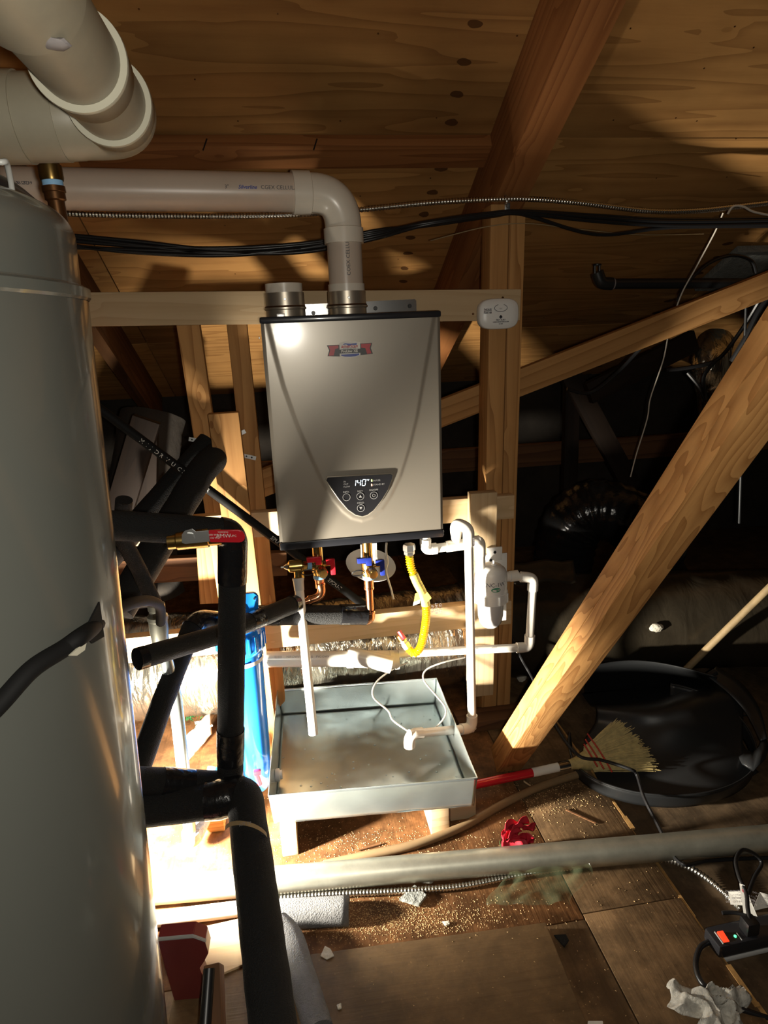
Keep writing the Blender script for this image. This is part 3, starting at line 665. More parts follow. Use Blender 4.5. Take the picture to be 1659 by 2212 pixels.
badge_poly('flag', ((740, 745), (745, 741.5), (757, 742.5), (771, 740.8), (770, 745), (760, 745), (753, 747), (748, 744)), .0016, 'logo_blue')
bm = bmesh.new(); add_text(bm, 'american', 0.0115, bp(754.5, 748, .0021), LU, LV, bold=0.0003, shear=0.25); bm_obj('lettering', bm, 'logo_red', badge)
bm = bmesh.new(); add_text(bm, 'WATER HEATERS', 0.0042, bp(755, 752.3, .0021), LU, LV); bm_obj('lettering', bm, 'logo_black', badge)
bm = bmesh.new(); add_text(bm, 'ProLine· XE', 0.0085, bp(755, 758.5, .0021), LU, LV, bold=0.0003); bm_obj('lettering', bm, 'logo_white', badge)
# mounting bracket
bm = bmesh.new(); a, b = P(660, 672, .232), P(899, 662, .232)
prism_bm([(0, -0.02), ((b-a).length, -0.02), ((b-a).length, 0.016), ((b-a).length-0.004, 0.020), (0.0, 0.018)], a, (b-a).normalized(), V(0, 0, 1), 0.003, bm); bm_obj('mounting_bracket', bm, 'chrome', heater, 30)
for (x, y) in ((677, 676), (811, 666), (885, 661)):
    lathe('bolt', [(0, 0), (0.006, 0), (0.005, 0.003), (0, 0.003)], P(x, y, .228), (0, -1, 0), 'cable', heater, 10)
# vent collars on top
def collar(px, Y, open_):
    b = P(px, 672, Y); b.z = HZ1+0.002; z = b.z
    c = lathe('vent_collar', [(0.048, 0), (0.050, 0.002), (0.050, 0.018), (0.0535, 0.020), (0.0535, 0.024), (0.050, 0.026), (0.0495, 0.060), (0.046, 0.060), (0.046, 0.0)], b, (0, 0, 1), 'steel', heater, 48)
    lathe('gasket', [(0.0500, 0.0245), (0.0528, 0.0265), (0.0500, 0.0285)], b, (0, 0, 1), 'copper_dark', c, 48)
    lathe('screw', [(0, 0), (0.0032, 0), (0.0026, 0.002), (0, 0.002)], b+V(0, -0.0497, 0.043), (0, -1, 0), 'zinc', c, 10)
    return b
cA = collar(617, 0.07, True); cB = collar(751, 0.10, False)
hollow('vent_sleeve', cA+V(0, 0, 0.05), cA+V(0, 0, 0.082), 0.0465, 0.041, 'pvc', heater, 48)
lathe('intake_screen', [(0, 0.060), (0.041, 0.060), (0.041, 0.062), (0, 0.062)], cA, (0, 0, 1), 'black_void', heater, 32)
box('side_screw', P(560, 730, 0.03), (0.003, 0.006, 0.006), 'zinc', heater, 0.001)

# ------------------------------------------------------------------ vent pipe
R3 = 0.0445
vent = thing('vent_pipe', 'white plastic vent pipe rising from the heater and elbowing left', 'vent pipe', cB+V(0, 0, 0.05))
ex = V(cB.x, cB.y, P(748, 418, cB.y).z)
left = P(-60, 405, cB.y-0.10)
le = (left-ex).normalized()
hollow('coupling', cB+V(0, 0, 0.055), cB+V(0, 0, 0.078), 0.0475, 0.040, 'pvc', vent, 48)
tube('pipe', [cB+V(0, 0, 0.06), V(ex.x, ex.y, ex.z-0.075)], R3, 'pvc_warm', vent, 48)
tube('pipe', [ex+le*0.075, left], R3, 'pvc_warm', vent, 48)
pth = [ex+V(0, 0, -0.118), ex+V(0, 0, -0.082)]+[V(*p) for p in fillet([ex+V(0, 0, -0.08), ex, ex+le*0.08], 0.078, 14)]+[ex+le*0.082, ex+le*0.125]
rad = [0.0505, 0.0505]+[0.0465]*(len(pth)-4)+[0.0505, 0.0505]
tube('elbow', pth, rad, 'pvc', vent, 48)
bm = bmesh.new(); f = V(0, -1, 0); f = (f-le*f.dot(le)).normalized(); fz = V(0, 0, 1); fz = (fz-le*fz.dot(le)).normalized(); outn = (f*0.97+fz*0.05).normalized()
ux = -le; uyv = outn.cross(ux).normalized()
if uyv.z < 0: uyv = -uyv
def on_pipe(px, py):
    p = P(px, py, ex.y); t = (p-ex).dot(le); return ex+le*t+outn*(R3+0.0006)
add_text(bm, 'CGEX CELLULAR', 0.0125, on_pipe(600, 420), ux, uyv, wrap=(ex, le, R3+0.0006)); add_text(bm, '3"', 0.012, on_pipe(487, 419), ux, uyv, wrap=(ex, le, R3+0.0006))
add_text(bm, 'COEX STD', 0.010, on_pipe(66, 401), ux, uyv, wrap=(ex, le, R3+0.0006)); add_text(bm, 'DWV 06 2019', 0.010, on_pipe(66, 406), ux, uyv, wrap=(ex, le, R3+0.0006))
bm_obj('lettering', bm, 'print', vent)
bm = bmesh.new(); add_text(bm, 'Silverline', 0.012, on_pipe(530, 419), ux, uyv, wrap=(ex, le, R3+0.0006), shear=0.3, bold=0.0002); bm_obj('lettering', bm, 'logo_blue', vent)
bm = bmesh.new(); o = V(cB.x+0.004, cB.y-R3-0.0006, P(748, 548, cB.y-R3).z)
add_text(bm, 'COEX CELLULAR', 0.0135, o, (0, 0, 1), (-1, 0, 0), wrap=((cB.x, cB.y, 0), (0, 0, 1), R3+0.0006)); bm_obj('lettering', bm, 'print', vent)

# ------------------------------------------------------------------ old flue pipes overhead on the left
K_ = 0.78
flue = thing('flue_pipe', 'dusty plastic flue elbow hanging overhead at the top left', 'pipe', PD(262, 262, 1.18*K_))
E = PD(262, 255, 1.17*K_); R4 = 0.060*K_
aX = V(-1, 0.02, 0.0).normalized()*K_; aY = V(0, -1, 0.0).normalized()*K_
def kr(*v): return [x*K_ for x in v]
pth = [E+aX*0.13, E+aX*0.075]+fillet([E+aX*0.072, E, E+aY*0.05], 0.05*K_, 12)+[E+aY*0.052, E+aY*0.085]
tube('elbow', pth, kr(*([0.0700, 0.0680]+[0.067]*(len(pth)-4)+[0.068, 0.0690])), 'pvc_old', flue, 48)
lathe('socket_rim', [(R4*0.98, 0), (0.0690*K_, 0), (0.0700*K_, 0.004), (0.0690*K_, 0.008), (R4*0.98, 0.008), (R4*0.98, 0)], E+aY*0.084, aY, 'pvc_rim', flue, 48)
tube('pipe', [E+aY*0.08, E+aY*0.25], 0.0600*K_, 'pvc_old', flue, 48)
tube('coupling', [E+aY*0.20, E+aY*0.205, E+aY*0.26], kr(0.0600, 0.0645, 0.0680), 'pvc_old', flue, 48)
lathe('socket_rim', [(0.056*K_, 0), (0.0685*K_, 0), (0.0695*K_, 0.004), (0.0685*K_, 0.008), (0.056*K_, 0.008), (0.056*K_, 0)], E+aY*0.26, aY, 'pvc_rim', flue, 48)
tube('pipe', [E+aY*0.20, E+aY*0.62], 0.0590*K_, 'pvc_old', flue, 48)
tube('coupling', [E+aY*0.47, E+aY*0.60], 0.0675*K_, 'pvc_old', flue, 48)
rough_lump('cement_smear', E+aY*0.485+V(0.030, 0, -0.0605)*K_, (0.012, 0.012, 0.004), 'print_grey', 3, flue)
tube('coupling', [E+aX*0.10, E+aX*0.165], 0.0705*K_, 'pvc_old', flue, 48)
tube('coupling', [E+aX*0.165, E+aX*0.235], 0.0735*K_, 'pvc_old', flue, 48)
tube('pipe', [E+aX*0.2, E+aX*0.95], R4+0.004*K_, 'pvc_warm', flue, 48)

# ------------------------------------------------------------------ grey storage tank on the left
TR = 0.33; TAX = V(0.047, 0.0, 1.0).normalized(); TB = V(-0.563, -0.90, 0.0)
tank = thing('storage_tank', 'tall grey enamelled storage tank filling the left edge', 'tank', TB)
lathe('jacket', [(0, 0.002), (TR-0.01, 0.002), (TR, 0.012), (TR, 1.425), (TR-0.004, 1.431), (TR-0.006, 1.431)], TB, TAX, 'tank', tank, 160)
lathe('lid', [(TR-0.007, 1.423), (TR-0.0065, 1.480)]+[(TR-0.0065-0.030*(1-math.cos(a)), 1.480+0.032*math.sin(a)) for a in [math.pi/2*i/10 for i in range(1, 11)]]+[(0.15, 1.516), (0, 1.520)], TB, TAX, 'tank', tank, 160)
lathe('lid_band', [(TR+0.0005, 1.414), (TR+0.003, 1.417), (TR+0.003, 1.427), (TR-0.004, 1.430)], TB, TAX, 'tank', tank, 160)
def tank_hit(px, py, off=0.0):
    d = ray(px, py); o = CAM-TB; a = TAX; dp = d-a*d.dot(a); op = o-a*o.dot(a); r = TR+off
    A = dp.dot(dp); B = 2*dp.dot(op); C = op.dot(op)-r*r; D = B*B-4*A*C
    return CAM+d*((-B-math.sqrt(D))/(2*A)) if D > 0 else None
nip = PD(126, 462, 1.02); nz = V(-0.02, 0, 1).normalized()
lathe('top_nipple', [(0.0, -0.06), (0.0125, -0.06), (0.0125, 0.018), (0.0155, 0.020), (0.0155, 0.030), (0.0170, 0.031), (0.0170, 0.039), (0, 0.039)], nip, nz, 'copper_dark', tank, 24)
lathe('thread_tape', [(0.0, 0.039), (0.0150, 0.039), (0.0152, 0.047), (0, 0.047)], nip, nz, 'teflon', tank, 24)
lathe('brass_adapter', [(0.0, 0.047), (0.0165, 0.047), (0.0175, 0.051), (0.0175, 0.068), (0.0150, 0.070), (0.0150, 0.10), (0, 0.10)], nip, nz, 'brass_dark', tank, 24)
wp = [PD(-25, 352, .60), PD(5, 350, .60), PD(14, 352, .61), PD(22, 385, .63), PD(29, 430, .65)]
tag(tube('white_strap', smooth_path(wp, 5), 0.0028, 'soft_rim', None, 10), 'blurred white strap over the top of the tank', 'strap')
bk = [PD(-30, 385, .62), PD(8, 400, .66), PD(40, 418, .74), PD(66, 438, .80)]
tag(tube('dark_cable', smooth_path(bk, 6), [0.008]*19, 'cable', None, 12), 'dark cable stub lying on the tank top', 'cable')
# black sensor cable strapped round the tank
cp = [tank_hit(-70, 1590, 0.009), tank_hit(0, 1520, 0.009), tank_hit(70, 1445, 0.009), tank_hit(140, 1400, 0.010), tank_hit(185, 1368, 0.012)]
cp += [PD(236, 1328, 0.86), PD(285, 1303, 0.98), PD(322, 1298, 1.10), PD(345, 1310, 1.20), PD(347, 1345, 1.26)]
tag(tube('sensor_cable', smooth_path(cp, 8), 0.0092, 'cable_matte', None, 14), 'thick black cable strapped across the front of the grey tank', 'cable')
q = [tank_hit(*c, 0.004) for c in ((178, 1368), (212, 1300), (222, 1375), (196, 1390))]
bm = bmesh.new(); add_poly(bm, q); o = tag(bm_obj('tape_tab', bm, 'cable_matte', None), 'black tape tab holding the cable on the tank', 'tape'); o.modifiers.new('t', 'SOLIDIFY').thickness = 0.002
q = [tank_hit(*c, 0.021) for c in ((147, 1416), (185, 1382), (180, 1404), (163, 1416))]
bm = bmesh.new(); add_poly(bm, q); o = tag(bm_obj('tape_scrap', bm, 'pvc_rim', None), 'pale tape scrap stuck on the tank cable', 'tape'); o.modifiers.new('t', 'SOLIDIFY').thickness = 0.002

# ------------------------------------------------------------------ foam covered pipes
def foam_pipe(lab, pts, r, fil=0.04, tapes=(), mat='foam', caps=True, seg=28):
    t = thing('insulated_pipe', lab, 'insulated pipe', pts[0])
    path = fillet(pts, fil, 8) if fil else [Vector(p) for p in pts]
    bm = bmesh.new(); fine_ = [path[0]]
    for a, b in zip(path, path[1:]):
        k = max(1, int((b-a).length/0.02))
        for i in range(1, k+1): fine_.append(a+(b-a)*i/k)
    rad = [r*(1+0.035*noise.noise(p*22)) for p in fine_]
    add_tube(bm, fine_, rad, seg); bmesh.ops.recalc_face_normals(bm, faces=bm.faces); bm_obj('foam_sleeve', bm, mat, t, 50)
    tot = [0]
    for a, b in zip(fine_, fine_[1:]): tot.append(tot[-1]+(b-a).length)
    for (u0, u1) in tapes:
        seg_ = [p for p, l in zip(fine_, tot) if u0*tot[-1] <= l <= u1*tot[-1]]
        if len(seg_) > 1:
            bm = bmesh.new(); add_tube(bm, seg_, [r*1.06*(1+0.06*noise.noise(p*40)) for p in seg_], seg); bmesh.ops.recalc_face_normals(bm, faces=bm.faces); bm_obj('tape_wrap', bm, 'tape', t, 50)
    return t
Y1 = -0.40
p1 = [P(150, 1132, -0.52), P(270, 1136, -0.46), P(503, 1150, Y1), P(497, 1695, Y1), P(300, 1686, -0.45), P(190, 1680, -0.5)]
ip1 = foam_pipe('black foam covered pipe dropping from the red valve, then back to the tank', p1, 0.0285, 0.030, ((0.225, 0.345), (0.62, 0.71), (0.80, 0.87)))
p2 = [PD(260, 1752, 1.38), PD(470, 1728, 1.41), PD(528, 1712, 1.42), PD(600, 2300, 1.02)]
ip2 = foam_pipe('thick black foam covered pipe running down to the bottom edge', p2, 0.0395, 0.05, ((0.22, 0.34),))
lbl = PD(532, 1800, 1.33); ax2 = (p2[3]-p2[2]).normalized(); xx, yy_, zz = frame(ax2, -ray(532, 1800))
bm = bmesh.new(); strip = []
for i in range(13):
    a = -1.25+2.5*i/12; c = lbl+ax2*(-0.012*math.sin(a)*1.6); strip.append((c+(xx*math.cos(a)+yy_*math.sin(a))*0.0418, c+ax2*0.010+(xx*math.cos(a)+yy_*math.sin(a))*0.0418))
for (a, b), (c, d) in zip(strip, strip[1:]): add_poly(bm, (a, b, d, c))
lab_o = bm_obj('paper_strip', bm, 'pole', ip2, 60)
bm = bmesh.new(); tdir = ax2.cross(xx)
if tdir.x < 0: tdir = -tdir
add_text(bm, 'KIT 53', 0.009, lbl+ax2*0.006+xx*0.0424, tdir, -ax2 if ax2.z < 0 else ax2, wrap=(lbl, ax2, 0.0424)); bm_obj('lettering', bm, 'print_grey', lab_o)
p3 = [P(296, 1424, -0.32), P(470, 1372, -0.18), P(640, 1303, 0.045)]
foam_pipe('black foam sleeve slanting from the copper hot outlet to the tank', p3, 0.0245, 0.10, ((0.62, 0.75), (0.93, 1.0), (0.0, 0.05)))
p4 = [P(467, 1343, -0.03), P(422, 1338, -0.06), P(350, 1520, -0.24), P(300, 1660, -0.34)]
foam_pipe('black foam covered pipe leaning down from the blue filter to the tank', p4, 0.0265, 0.05, ((0.0, 0.2),))
p5 = [P(790, 1327, 0.085), P(556, 1330, 0.03)]
foam_pipe('short black foam sleeve from the cold copper pipe to the blue filter', p5, 0.0285, 0, ((0.0, 0.3), (0.78, 1.0)))
foam_pipe('black foam hose descending beside the tank to the threaded fitting', [P(268, 1080, -.3), P(262, 1160, -.27), P(300, 1230, -.22), P(332, 1300, -.2)], 0.0175, 0.08)
foam_pipe('black foam covered line rising behind the left studs', [P(225, 1215, .0), P(395, 1020, .2), P(452, 955, .26)], 0.034, 0.2)
foam_pipe('second black foam line behind the left studs', [P(255, 1320, -.14), P(440, 1010, .15), P(470, 985, .2)], 0.040, 0.2)
a, b = P(225, 890, .12), P(470, 1072, .14)
pp = tag(tube('black_plastic_pipe', [a-(b-a)*0.3, b+(b-a)*1.55], 0.0125, 'cable_matte', None, 20), 'black plastic pipe with white print slanting behind the heater', 'pipe')
ax = (b-a).normalized(); n_ = V(0, -1, 0.35); n_ = (n_-ax*n_.dot(ax)).normalized(); up_ = n_.cross(ax)
if up_.z < 0: up_ = -up_
bm = bmesh.new()
for s, x, y in (('M  I  J  D R  V  U  C M', 355, 985), ('1750R', 440, 1050), ('CGR-B  EPDU-7', 715, 1255), ('EPU', 597, 1168)):
    q = P(x, y, .12); tt = (q-a).dot(ax); add_text(bm, s, 0.016, a+ax*tt+n_*0.0129-up_*0.003, ax, up_, wrap=(a, ax, 0.0129))
bm_obj('lettering', bm, 'logo_white', pp)

# ------------------------------------------------------------------ ball valve with the red lever
vb = P(412, 1156, -0.468)
bv = thing('ball_valve', 'brass ball valve with a red lever on the insulated pipe', 'valve', vb)
tube('body', [vb+V(-0.045, 0.012, -0.012), vb+V(-0.03, 0.012, -0.012), vb+V(-0.028, 0.012, -0.012), vb+V(0.03, 0.012, -0.012), vb+V(0.032, 0.012, -0.012), vb+V(0.055, 0.012, -0.012)], [0.016, 0.016, 0.0185, 0.0185, 0.016, 0.016], 'brass', bv, 16)
lathe('stem', [(0, -0.01), (0.006, -0.01), (0.006, 0.012), (0, 0.012)], vb, (0, -1, 0), 'brass', bv, 16)
hexnut('nut', vb+V(0, -0.010, 0), (0, -1, 0), 0.010, 0.005, 'zinc', bv)
lever = prism('lever', [(-0.016, -0.010), (-0.010, -0.013), (0.045, -0.012), (0.045, 0.010), (0.012, 0.010), (0.006, 0.016), (-0.008, 0.013), (-0.014, 0.006)], vb+V(0, -0.012, 0), (1, 0, 0), (0, 0, 1), -0.002, 'zinc', bv, 0.0006)
a = P(452, 1158, -0.484); b = P(529, 1158, -0.484); L_ = (b-a).length; hh = 0.0125
grip = prism('lever_grip', [(0, -hh*.95), (L_-hh*.8, -hh), (L_-hh*.3, -hh*.8), (L_, -hh*.25), (L_, hh*.25), (L_-hh*.3, hh*.8), (L_-hh*.8, hh), (0, hh*.95)], a+V(0, 0.004, 0), (b-a).normalized(), (0, 0, 1), 0.006, 'red', bv, 0.0015)
bm = bmesh.new(); ux_ = (b-a).normalized()
for s, u, v, z_ in (('AMW', 0.40, 0.001, .011), ('600 WOG', 0.16, 0.003, .005), ('150 WSP', 0.16, -0.003, .005), ('WARNING', 0.40, 0.0085, .004), ('UPC', 0.68, 0.001, .006)):
    add_text(bm, s, z_, a+ux_*(L_*u)+V(0, -0.0024, v), ux_, (0, 0, 1))
bm_obj('lettering', bm, 'logo_white', grip)

# ------------------------------------------------------------------ service valves under the heater
def service_valve(lab, px, py, Y, hm, relief):
    o = P(px, py, Y); t = thing('service_valve', lab, 'valve', o, 'isolation valves under the heater')
    zt = HZ0-o.z
    hexnut('union_nut', o+V(0, 0, zt-0.020), (0, 0, 1), 0.021, 0.020, 'brass', t)
    lathe('body', [(0, zt-0.02), (0.015, zt-0.02), (0.015, 0.018), (0.0195, 0.014), (0.0195, -0.018), (0.0165, -0.024), (0.0165, -0.030), (0, -0.030)], o, (0, 0, 1), 'brass', t, 28)
    cap = lathe('drain_port', [(0, 0), (0.015, 0), (0.015, 0.026), (0.0125, 0.032), (0, 0.033)], o+V(0.004, -0.008, -0.006), V(0.25, -1, -0.25), 'brass', t, 28)
    loop = [o+V(-0.012, -0.030, -0.006)+V(-0.020+0.018*math.cos(a), -0.012*math.sin(a)*0.4, 0.010*math.sin(a)) for a in [2*math.pi*i/20 for i in range(21)]]
    tube('tether', loop, 0.0017, 'cable', t, 8)
    # two tee handles
    h1 = o+V(-0.012, -0.020, 0.028); bm = bmesh.new(); add_box(bm, h1, (0.042, 0.012, 0.016), None, 0.003); add_box(bm, h1+V(0.012, 0, -0.008), (0.018, 0.013, 0.018), None, 0.003); bm_obj('handle', bm, hm, t, 30)
    h2 = o+V(0.040, -0.012, 0.002); bm = bmesh.new(); add_box(bm, h2+V(0, 0, -0.004), (0.014, 0.012, 0.048), None, 0.003); add_box(bm, h2+V(-0.008, 0, 0.012), (0.022, 0.013, 0.018), None, 0.003); hd2 = bm_obj('handle', bm, hm, t, 30)
    tube('stem', [o+V(0.01, -0.006, 0.004), h2+V(-0.006, 0, 0.004)], 0.0055, 'brass', t, 12)
    lathe('thread_tape', [(0, 0), (0.0172, 0), (0.0178, 0.005), (0.0172, 0.011), (0, 0.011)], o+V(0, 0, -0.038), (0, 0, 1), 'teflon', t, 24)
    return o, t
hv, hvt = service_valve('brass service valve with red handles and a side relief valve', 688, 1222, 0.075, 'red', True)
cv, cvt = service_valve('brass service valve with blue handles', 795, 1224, 0.075, 'blue_valve', False)
# copper hot outlet
hot = thing('copper_pipe', 'copper elbow from the red handled valve bending left into foam', 'copper pipe', hv+V(0, 0, -0.04))
a = hv+V(0, 0, -0.036); b = P(697, 1287, 0.07); c = P(634, 1309, 0.055)
tube('adapter', [a, a+V(0, 0, -0.006), a+V(0, 0, -0.008), a+V(0.001, 0, -0.030)], [0.0155, 0.0155, 0.0145, 0.0145], 'copper', hot, 20)
tube('pipe', fillet([a+V(0, 0, -0.02), b, c+(c-b)*0.2], 0.030, 10), 0.0112, 'copper', hot, 20)
tube('elbow', fillet([b+(a-b).normalized()*0.034, b, b+(c-b).normalized()*0.036], 0.028, 10), 0.0128, 'copper', hot, 20)
for q, dr in ((b+(a-b).normalized()*0.036, (a-b)), (b+(c-b).normalized()*0.040, (c-b))): lathe('press_ring', [(0, -0.004), (0.0145, -0.004), (0.0152, 0), (0.0145, 0.004), (0, 0.004)], q, dr, 'copper', hot, 20)
cold = thing('copper_pipe', 'straight copper drop under the blue handled valve', 'copper pipe', cv+V(0, 0, -0.04))
a = cv+V(0, 0, -0.036); b = P(797, 1338, 0.080); b.x = a.x; b.y = a.y
tube('adapter', [a, a+V(0, 0, -0.028)], 0.0150, 'copper', cold, 20)
lathe('press_ring', [(0, -0.004), (0.0150, -0.004), (0.0160, 0), (0.0150, 0.004), (0, 0.004)], a+V(0, 0, -0.030), (0, 0, 1), 'copper', cold, 20)
tube('pipe', [a, b+V(0, 0, 0.02)], 0.0118, 'copper', cold, 20)
tube('elbow', fillet([b+V(0, 0, 0.032), b+V(0, 0, -0.002), b+V(-0.03, 0.01, -0.002)], 0.02, 8), 0.0140, 'copper', cold, 20)
lathe('press_ring', [(0, -0.004), (0.0150, -0.004), (0.0160, 0), (0.0150, 0.004), (0, 0.004)], b+V(0, 0, 0.028), (0, 0, 1), 'copper', cold, 20)
# relief valve and its discharge pipe
ro = P(645, 1222, 0.065)
rv = thing('relief_valve', 'brass pressure relief valve left of the red handles', 'valve', ro)
tube('inlet', [ro, hv], 0.0105, 'brass', rv, 16)
lathe('thread_tape', [(0, 0), (0.0125, 0), (0.013, 0.006), (0.0125, 0.012), (0, 0.012)], ro+(hv-ro)*0.42, hv-ro, 'teflon', rv, 20)
hexnut('hex', ro+(hv-ro)*0.22, hv-ro, 0.0150, 0.009, 'brass', rv)
lathe('body', [(0, -0.030), (0.013, -0.030), (0.0175, -0.026), (0.0185, -0.006), (0.0185, 0.010), (0, 0.010)], ro, (1, 0, 0), 'brass', rv, 24)
lathe('cap', [(0, 0), (0.011, 0), (0.007, 0.008), (0.003, 0.012), (0.003, 0.020), (0, 0.020)], ro+V(-0.030, 0, 0), (-1, 0, 0), 'zinc', rv, 16)
lathe('outlet', [(0, 0), (0.0150, 0), (0.0155, 0.030), (0, 0.030)], ro+V(0, 0, -0.006), (0, 0, -1), 'brass', rv, 20)
dt = P(644, 1248, 0.062); dbp = P(677, 1586, -0.045)
dis = thing('discharge_pipe', 'white plastic relief discharge pipe ending over the pan', 'pipe', dbp)
dv = (dbp-dt).normalized()
lathe('adapter', [(0, 0), (0.017, 0), (0.017, 0.006), (0.0155, 0.010), (0.0145, 0.036), (0, 0.036)], dt, dv, 'clear_joint', dis, 24)
tube('pipe', [dt+dv*0.02, dbp], 0.0134, 'pvc_white', dis, 24)
# ------------------------------------------------------------------ gas connector
go = P(884, 1176, 0.08)
gas = thing('gas_connector', 'yellow corrugated gas connector looping under the heater', 'gas hose', go)
lathe('nut', [(0, 0.012), (0.017, 0.012), (0.0185, 0.006), (0.0185, -0.006), (0.016, -0.010), (0.016, -0.018), (0.013, -0.022), (0, -0.022)], P(884, 1184, 0.08), (0, 0, 1), 'zinc', gas, 6, 20)
gp = smooth_path([P(884, 1196, .08), P(887, 1222, .078), P(899, 1254, .07), P(914, 1285, .06), P(921, 1320, .06), P(917, 1362, .07), P(908, 1398, .08), P(895, 1411, .09), P(882, 1400, .11)], 26)
cum = 0; rad = []; pr = gp[0]
fine_ = [gp[0]]
for a, b in zip(gp, gp[1:]):
    k = max(1, int((b-a).length/0.0008))
    for i in range(1, k+1): fine_.append(a+(b-a)*i/k)
for p in fine_:
    cum += (p-pr).length; pr = p; rad.append(0.0105+0.0024*math.sin(2*math.pi*cum/0.0075))
tube('hose', fine_, rad, 'yellow', gas, 20)
ge = gp[-1]; gd = (P(860, 1367, .13)-ge).normalized()
lathe('end_nut', [(0, 0), (0.0135, 0), (0.0145, 0.004), (0.0145, 0.018), (0.012, 0.022), (0.012, 0.030), (0, 0.030)], ge, gd, 'zinc', gas, 6, 20)
lathe('flare', [(0, 0.026), (0.0135, 0.028), (0.0135, 0.048), (0.010, 0.052), (0, 0.052)], ge, gd, 'brass', gas, 20)
hb = box('valve_handle', ge+gd*0.048+V(0.004, -0.012, 0.006), (0.012, 0.010, 0.030), 'red', None, 0.002, frame(gd)[2].to_track_quat('Z', 'Y').to_matrix()); setparent(hb, gas)
# warning tag strapped to the hose
def tagfn(u, v):
    i = int((0.20+0.26*u)*(len(gp)-1)); p = gp[i]; t = (gp[min(i+1, len(gp)-1)]-gp[max(i-1, 0)]).normalized(); xx, yy_, zz = frame(t, (0, -1, 0))
    a = -1.5+3.0*v; return p+(xx*math.cos(a)+yy_*math.sin(a))*0.0135
sheet('warning_wrap', tagfn, 24, 10, 'tagyel', gas, 0.0004)
bm = bmesh.new()
for k in range(12):
    i = int((0.215+0.235*k/11)*(len(gp)-1)); p = gp[i]; t = (gp[i+1]-gp[i-1]).normalized(); xx, yy_, zz = frame(t, (0, -1, 0)); s_ = zz.cross(xx)
    add_text(bm, random.choice(('WARNING GAS', 'DO NOT KINK', 'USE ONCE')), 0.0042, p+xx*0.0142, s_, t, wrap=(p, t, 0.0142))
bm_obj('lettering', bm, 'print_grey', gas)
a = P(897, 1282, .055)
prism('warning_tag', [(0, 0), (0.022, 0.006), (0.012, -0.028), (-0.006, -0.032)], a, (1, 0, 0), (0, 0, 1), 0.0006, 'tagyel', gas)
prism('warning_tag', [(-0.006, -0.026), (0.014, -0.020), (0.012, -0.032), (-0.008, -0.038)], a+V(0, -0.001, 0), (1, 0, 0), (0, 0, 1), 0.0006, 'paper', gas)
prism('warning_tag', [(0.034, 0.006), (0.046, -0.014), (0.028, -0.030), (0.020, -0.006)], a+V(0, -0.012, 0), (1, 0, 0), (0, 0, 1), 0.0006, 'tagyel', gas)

# ------------------------------------------------------------------ condensate piping and neutraliser
RP = 0.0134
YN = 0.130
con = thing('condensate_trap', 'white plastic condensate trap and drain dropping into the pan', 'drain pipe', PZ(1020, 1600, 0.1))
A0 = P(919, 1150, 0.09); A1 = P(919, 1188, 0.09); A2 = P(1036, 1170, 0.10); A3 = P(1037, 1238, YN-0.004)
pipe_run(con, [A0, A1, P(985, 1178, 0.095)], RP, 'pvc_white', elbow_r=0.018, hub=0.0170, sock=0.016)
T_ = P(985, 1178, 0.095)
tube('tee', [T_+V(-0.03, -0.001, -0.001), T_+V(0.03, 0.001, 0.001)], 0.0170, 'pvc_white', con, 24)
T1 = P(986, 1136, 0.090)
tube('tee_branch', [T_, T_+(T1-T_)*0.72], [0.012, 0.0172], 'pvc_white', con, 24)
tube('pipe', [T_+V(0.02, 0, 0), P(1036, 1165, 0.10)], RP, 'pvc_white', con, 24)
D1 = P(1012, 1142, 0.055); D2 = P(1012, 1160, 0.045)
T1b = P(983, 1127, 0.090)
tube('elbow', fillet([T_+(T1-T_)*0.6, T1b, T1b+(D1-T1b)*0.62], 0.022, 8), 0.0172, 'pvc_white', con, 24)
DB = P(1020, 1573, 0.035); DE = P(884, 1586, -0.045)
tube('elbow', fillet([D1+(T1b-D1)*0.55, D1, D1+(DB-D1).normalized()*0.050], 0.020, 8), 0.0170, 'pvc_white', con, 24)
dvv = (DB-D1).normalized()
tube('drop_pipe', [D1+dvv*0.02, DB], RP, 'pvc_white', con, 24)
tube('elbow', [DB-dvv*0.045]+fillet([DB-dvv*0.04, DB, DB+(DE-DB).normalized()*0.04], 0.022, 8)+[DB+(DE-DB).normalized()*0.045], 0.0172, 'pvc_white', con, 24)
tube('pipe', [DB, DE], RP, 'pvc_white', con, 24)
DF = DE+V(0, 0, -0.042)
tube('elbow', fillet([DE+(DB-DE).normalized()*0.045, DE, DF], 0.022, 8), 0.0172, 'pvc_white', con, 24)
bm = bmesh.new()
wrapd = (D1, dvv, RP+0.0005); nn = V(0.75, -0.62, 0); nn = (nn-dvv*nn.dot(dvv)).normalized(); uu = nn.cross(dvv)
for i, s in enumerate(('CHARLOTTE PIPE', '3/4" SCH 40 PVC 1120', 'NSF-PW', 'MADE IN USA', '480 PSI AT 73F')): add_text(bm, s, 0.0065, D1+dvv*(0.10+0.10*i)+nn*(RP+0.0005), dvv, dvv.cross(nn)*-1, wrap=wrapd)
q = D1+dvv*0.035+V(0.010, -0.0148, 0)
for i in range(7): add_box(bm, q+V(0, 0, 0.010-0.0032*i), (0.006, 0.0006, 0.0016))
bm_obj('lettering', bm, 'print_grey', con)
